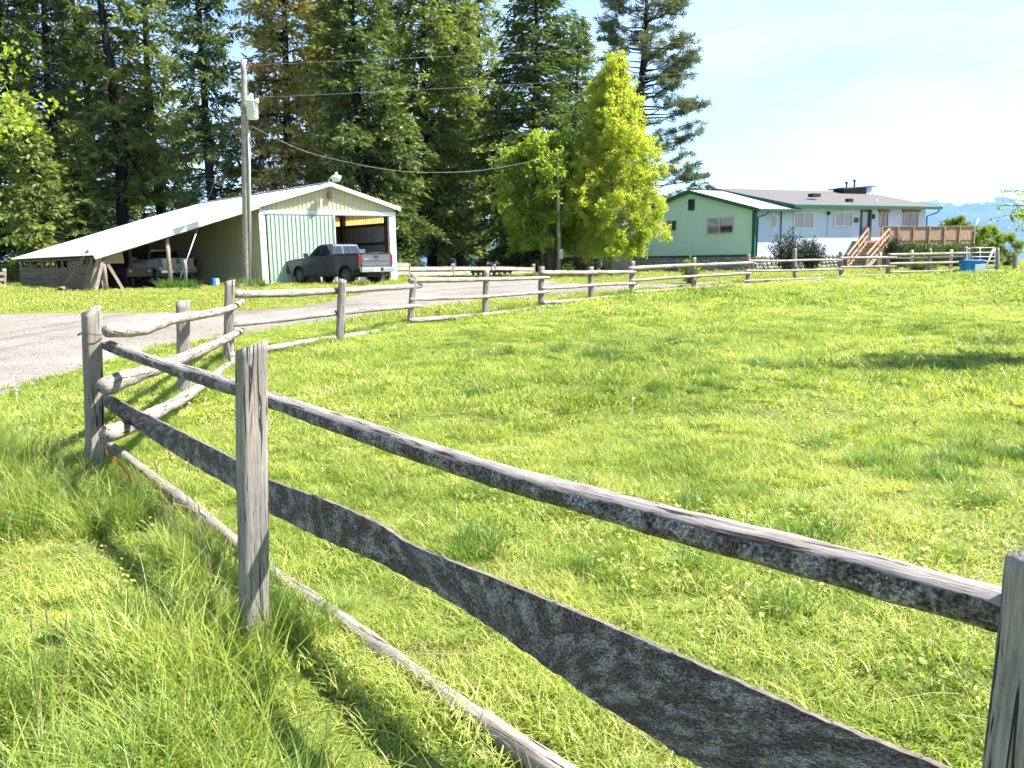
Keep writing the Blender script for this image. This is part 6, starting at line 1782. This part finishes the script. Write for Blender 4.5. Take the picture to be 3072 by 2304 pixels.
# named big tufts of the photo
px_t = [(1790, 1070, 1.5), (1810, 1080, 1.3), (1830, 1066, 1.2), (1512, 1180, 1.2), (2850, 1380, 1.6), (2790, 1400, 1.5), (2900, 1350, 1.5), (2950, 1390, 1.4), (2700, 1440, 1.2), (2580, 970, 2.0), (2330, 1100, 1.8), (2390, 1090, 1.6), (2950, 1500, 1.3), (2550, 1360, 1.2)]
q = np.array([[*on_ground(a, b)] for a, b, c in px_t for _ in range(4)]); g_ = np.random.default_rng(5); q[:, :2] += g_.normal(0, .24, (len(q), 2))
emit('grass_tufts', C_TUFT, 4, q[:, 0], q[:, 1], 8, .6, 1.1, 'largest dark grass tufts in the pasture', 0, .5, zs=.75)
# tall grass outside the fence, bottom left, and under the rails
x, y = lay(1.2, 7.5, 19, 9); d_ = np.abs((x - PA.x) * fdir.y - (y - PA.y) * fdir.x); outside = ~inside_poly(x, y, field_poly)
k = ok_grass(x, y) & outside & (y < 7.3) & (vnoise(x, y, 1.3, 12) > .28) & (d_ > .16); x, y = x[k], y[k]
# height capped so blade tips stay below the lowest rail in camera view
RL = np.array([(0, 1150), (200, 1290), (330, 1372), (480, 1490), (620, 1600), (757, 1715), (850, 1790), (1000, 1895), (1250, 2080), (1500, 2255), (1800, 2460)], float)
hmax = []
INV = CAMROT.transposed()
for a_, b_ in zip(x, y):
    best = .10
    for hh in (.5, .44, .38, .32, .26, .2, .15):
        c_ = INV @ (Vector((a_, b_, ground(a_, b_) + hh)) - EYE); u_, v_ = CX - FPX * c_.x / c_.z, CY + FPX * c_.y / c_.z
        if u_ > 1750 or v_ > np.interp(u_, RL[:, 0], RL[:, 1]) + 12: best = hh; break
    hmax.append(best)
hmax = np.array(hmax); hmax = np.where(x > -.75, np.minimum(hmax, .14), hmax)
emit('tall_grass', C_TALL, 4, x, y, 9, .95, 1.05, 'tall bending grass outside the near fence', 0, 1., .16, zs=hmax / .46 * (.62 + .4 * vnoise(x, y, 1.6, 31)))
def along(P, Q, n, jit, seed):
    g = np.random.default_rng(seed); t = g.uniform(0, 1, n); return P.x + (Q.x - P.x) * t + g.normal(0, jit, n), P.y + (Q.y - P.y) * t + g.normal(0, jit, n)
xa, ya = along(PA, PB, 70, .10, 21); xb, yb = along(PA, PP['a2'], 26, .1, 22); xc, yc = along(PP['a2'], PP['p3'], 22, .12, 23)
xd = np.array([PB.x - .12, PB.x - .3, PB.x - .2, PB.x - .25, PA.x, PA.x + .15, PA.x - .15]); yd = np.array([PB.y - .15, PB.y - .2, PB.y - .1, PB.y + .1, PA.y - .15, PA.y - .1, PA.y + .1])
X, Y = np.concatenate([xa, xb, xc, xd]), np.concatenate([ya, yb, yc, yd]); emit('tall_grass', C_TALL, 4, X, Y, 10, .35, .62, 'tall grass growing along the foot of the near rails', 0, .7)
xs_, ys_ = [], []
for a, b in zip(fence_line[2:-1], fence_line[3:]):
    u, v = along(a, b, 16, .14, 24); xs_.append(u); ys_.append(v)
X, Y = np.concatenate(xs_), np.concatenate(ys_); emit('tall_grass', C_TUFT, 4, X, Y, 11, .5, .95, 'rough grass along the foot of the long fence', .2, .9)
# broad leaves and dry stalks
x, y = lay(1.0, 9.0, 5, 12); k = ok_grass(x, y) & (vnoise(x, y, 1.2, 14) > .42); emit('clover', C_BROAD, 3, x[k], y[k], 12, .8, 1.5, 'low clover and weeds between the grass', .4, 1., cat='weeds')
x, y = lay(1.0, 14.0, 3.2, 13); k = ok_grass(x, y) & (vnoise(x, y, 1.0, 15) > .36); emit('dry_grass', C_DRY, 3, x[k], y[k], 13, .3, .9, 'pale dry stalks among the grass', 0, 1, .45)

C_STRAW = proto_coll('straw', [blade_mesh('straw', 60, .16, (.08, .2), (.002, .0045), (2.2, 4.5), G4, 130 + k, 3, .3) for k in range(3)])
x, y = lay(1.0, 12.0, 4.0, 33); k = ok_grass(x, y) & (vnoise(x, y, 1.4, 34) > .62); emit('dry_grass', C_STRAW, 3, x[k], y[k], 33, .6, 1.3, 'matted dead straw lying between the grass', 0, 1, .1, zs=.35)
# brown seed heads over the tall grass and dandelion clocks
def seedhead(seed):
    mb = MB(); r0 = random.Random(seed)
    for k in range(3):
        b = Vector((r0.uniform(-.1, .1), r0.uniform(-.1, .1), 0)); t = b + Vector((r0.uniform(-.12, .12), r0.uniform(-.12, .12), r0.uniform(.35, .6)))
        mb.tube([b, b.lerp(t, .6) + Vector((.01, 0, .02)), t], [.0016, .0014, .001], 3, cap=False); mb.tube([t, t + (t - b) * .05, t + (t - b) * .13], [.002, .0045, .001], 5)
    return mb.mesh('seedhead', [M['seed_brown']])
C_SEED = proto_coll('seedheads', [seedhead(k) for k in range(3)])
x, y = lay(1.5, 6.4, 2.0, 14); k = ~inside_poly(x, y, field_poly) & (x > -3.6) & (x < -.9) & ok_grass(x, y); emit('seed_heads', C_SEED, 3, x[k], y[k], 14, .8, 1.15, 'brown grass seed heads outside the near fence', cat='seed heads')
def clock(seed):
    mb = MB(); mb.tube([(0, 0, 0), (.01, 0, .12), (.005, .01, .2)], .0018, 3, cap=False); lathe(mb, (.005, .01, .2), [(.0, -.02), (.014, -.014), (.02, 0), (.014, .014), (.0, .02)], 8)
    return mb.mesh('clock', [M['flower_white']], True)
C_CLK = proto_coll('clocks', [clock(0)])
cl = [(1425, 1168), (1410, 1075), (1470, 1070), (1480, 1065), (1540, 1130), (1570, 1130), (2140, 1098), (2466, 1178), (125, 1205), (52, 1200), (50, 1203), (560, 1222), (572, 1232), (610, 1220), (630, 1225), (545, 1240), (2000, 1020), (2250, 1130), (1900, 1240)]
q = np.array([[*on_ground(a, b + 12)] for a, b in cl]); emit('dandelion_clocks', C_CLK, 1, q[:, 0], q[:, 1], 15, .5, .8, 'white dandelion clocks and small flowers in the grass', cat='flowers')

# iris clump and weeds by the barn
def iris(nm, px, y, n, rad, h, lab, seed):
    x, yy = plan(px, y); me = blade_mesh('leaves', n, rad, h, (.025, .05), (.2, 1.1), M['iris_leaf'], seed, 5, .7)
    o = bpy.data.objects.new(nm, me); COL.objects.link(o); o.location = (x, yy, ground(x, yy)); tag(o, lab, 'plant', 'weedy clumps before the barn')
iris('iris_clump', 505, 36.3, 200, .55, (.35, .75), 'left half of the tall green iris clump before the white pickup', 201)
iris('iris_clump', 558, 36.0, 190, .50, (.3, .62), 'right half of the tall green iris clump around the short post', 202)
iris('weed_clump', 712, 37.2, 90, .35, (.3, .8), 'dark weeds at the left foot of the utility pole', 203)
iris('weed_clump', 768, 36.8, 130, .45, (.25, .7), 'bright green weeds at the right foot of the utility pole', 204)
# soil mound at the pole foot
c0 = Vector((*plan(742, 37.0), 0)); c0.z = ground(c0.x, c0.y); mb = MB()
prev = None
for i, (rr_, zz) in enumerate(((.75, -.03), (.6, .10), (.35, .2), (.0, .24))):
    ring = [mb.vert(c0 + Vector((rr_ * math.cos(a) * (1 + .15 * math.sin(3 * a)), rr_ * .8 * math.sin(a), zz))) for a in np.linspace(0, 6.283, 17)[:-1]]
    if prev:
        for k in range(16): mb.face((prev[k], prev[(k + 1) % 16], ring[(k + 1) % 16], ring[k]))
    prev = ring
o = mb.build('soil_mound', M['soil_brown'], loc=c0, smooth=True); tag(o, 'small brown soil mound at the foot of the utility pole', 'mound')

# ------------------------------------------------------------------ air: even thin haze round the whole place
hz = MB()
hz.box((0, 5500, 200), (27000, 13500, 1000))
m, nt, out = new_mat('haze_air')
pv = nt.nodes.new('ShaderNodeVolumePrincipled')
pv.inputs['Color'].default_value = (0.26, 0.50, 1.0, 1)
pv.inputs['Density'].default_value = 0.00006
pv.inputs['Anisotropy'].default_value = 0.0
nt.links.new(pv.outputs[0], out.inputs['Volume'])
HAZE_ON = True
hazeo = hz.build('haze', m)
tag(hazeo, 'thin blue summer haze over the valley', None, None, 'stuff')
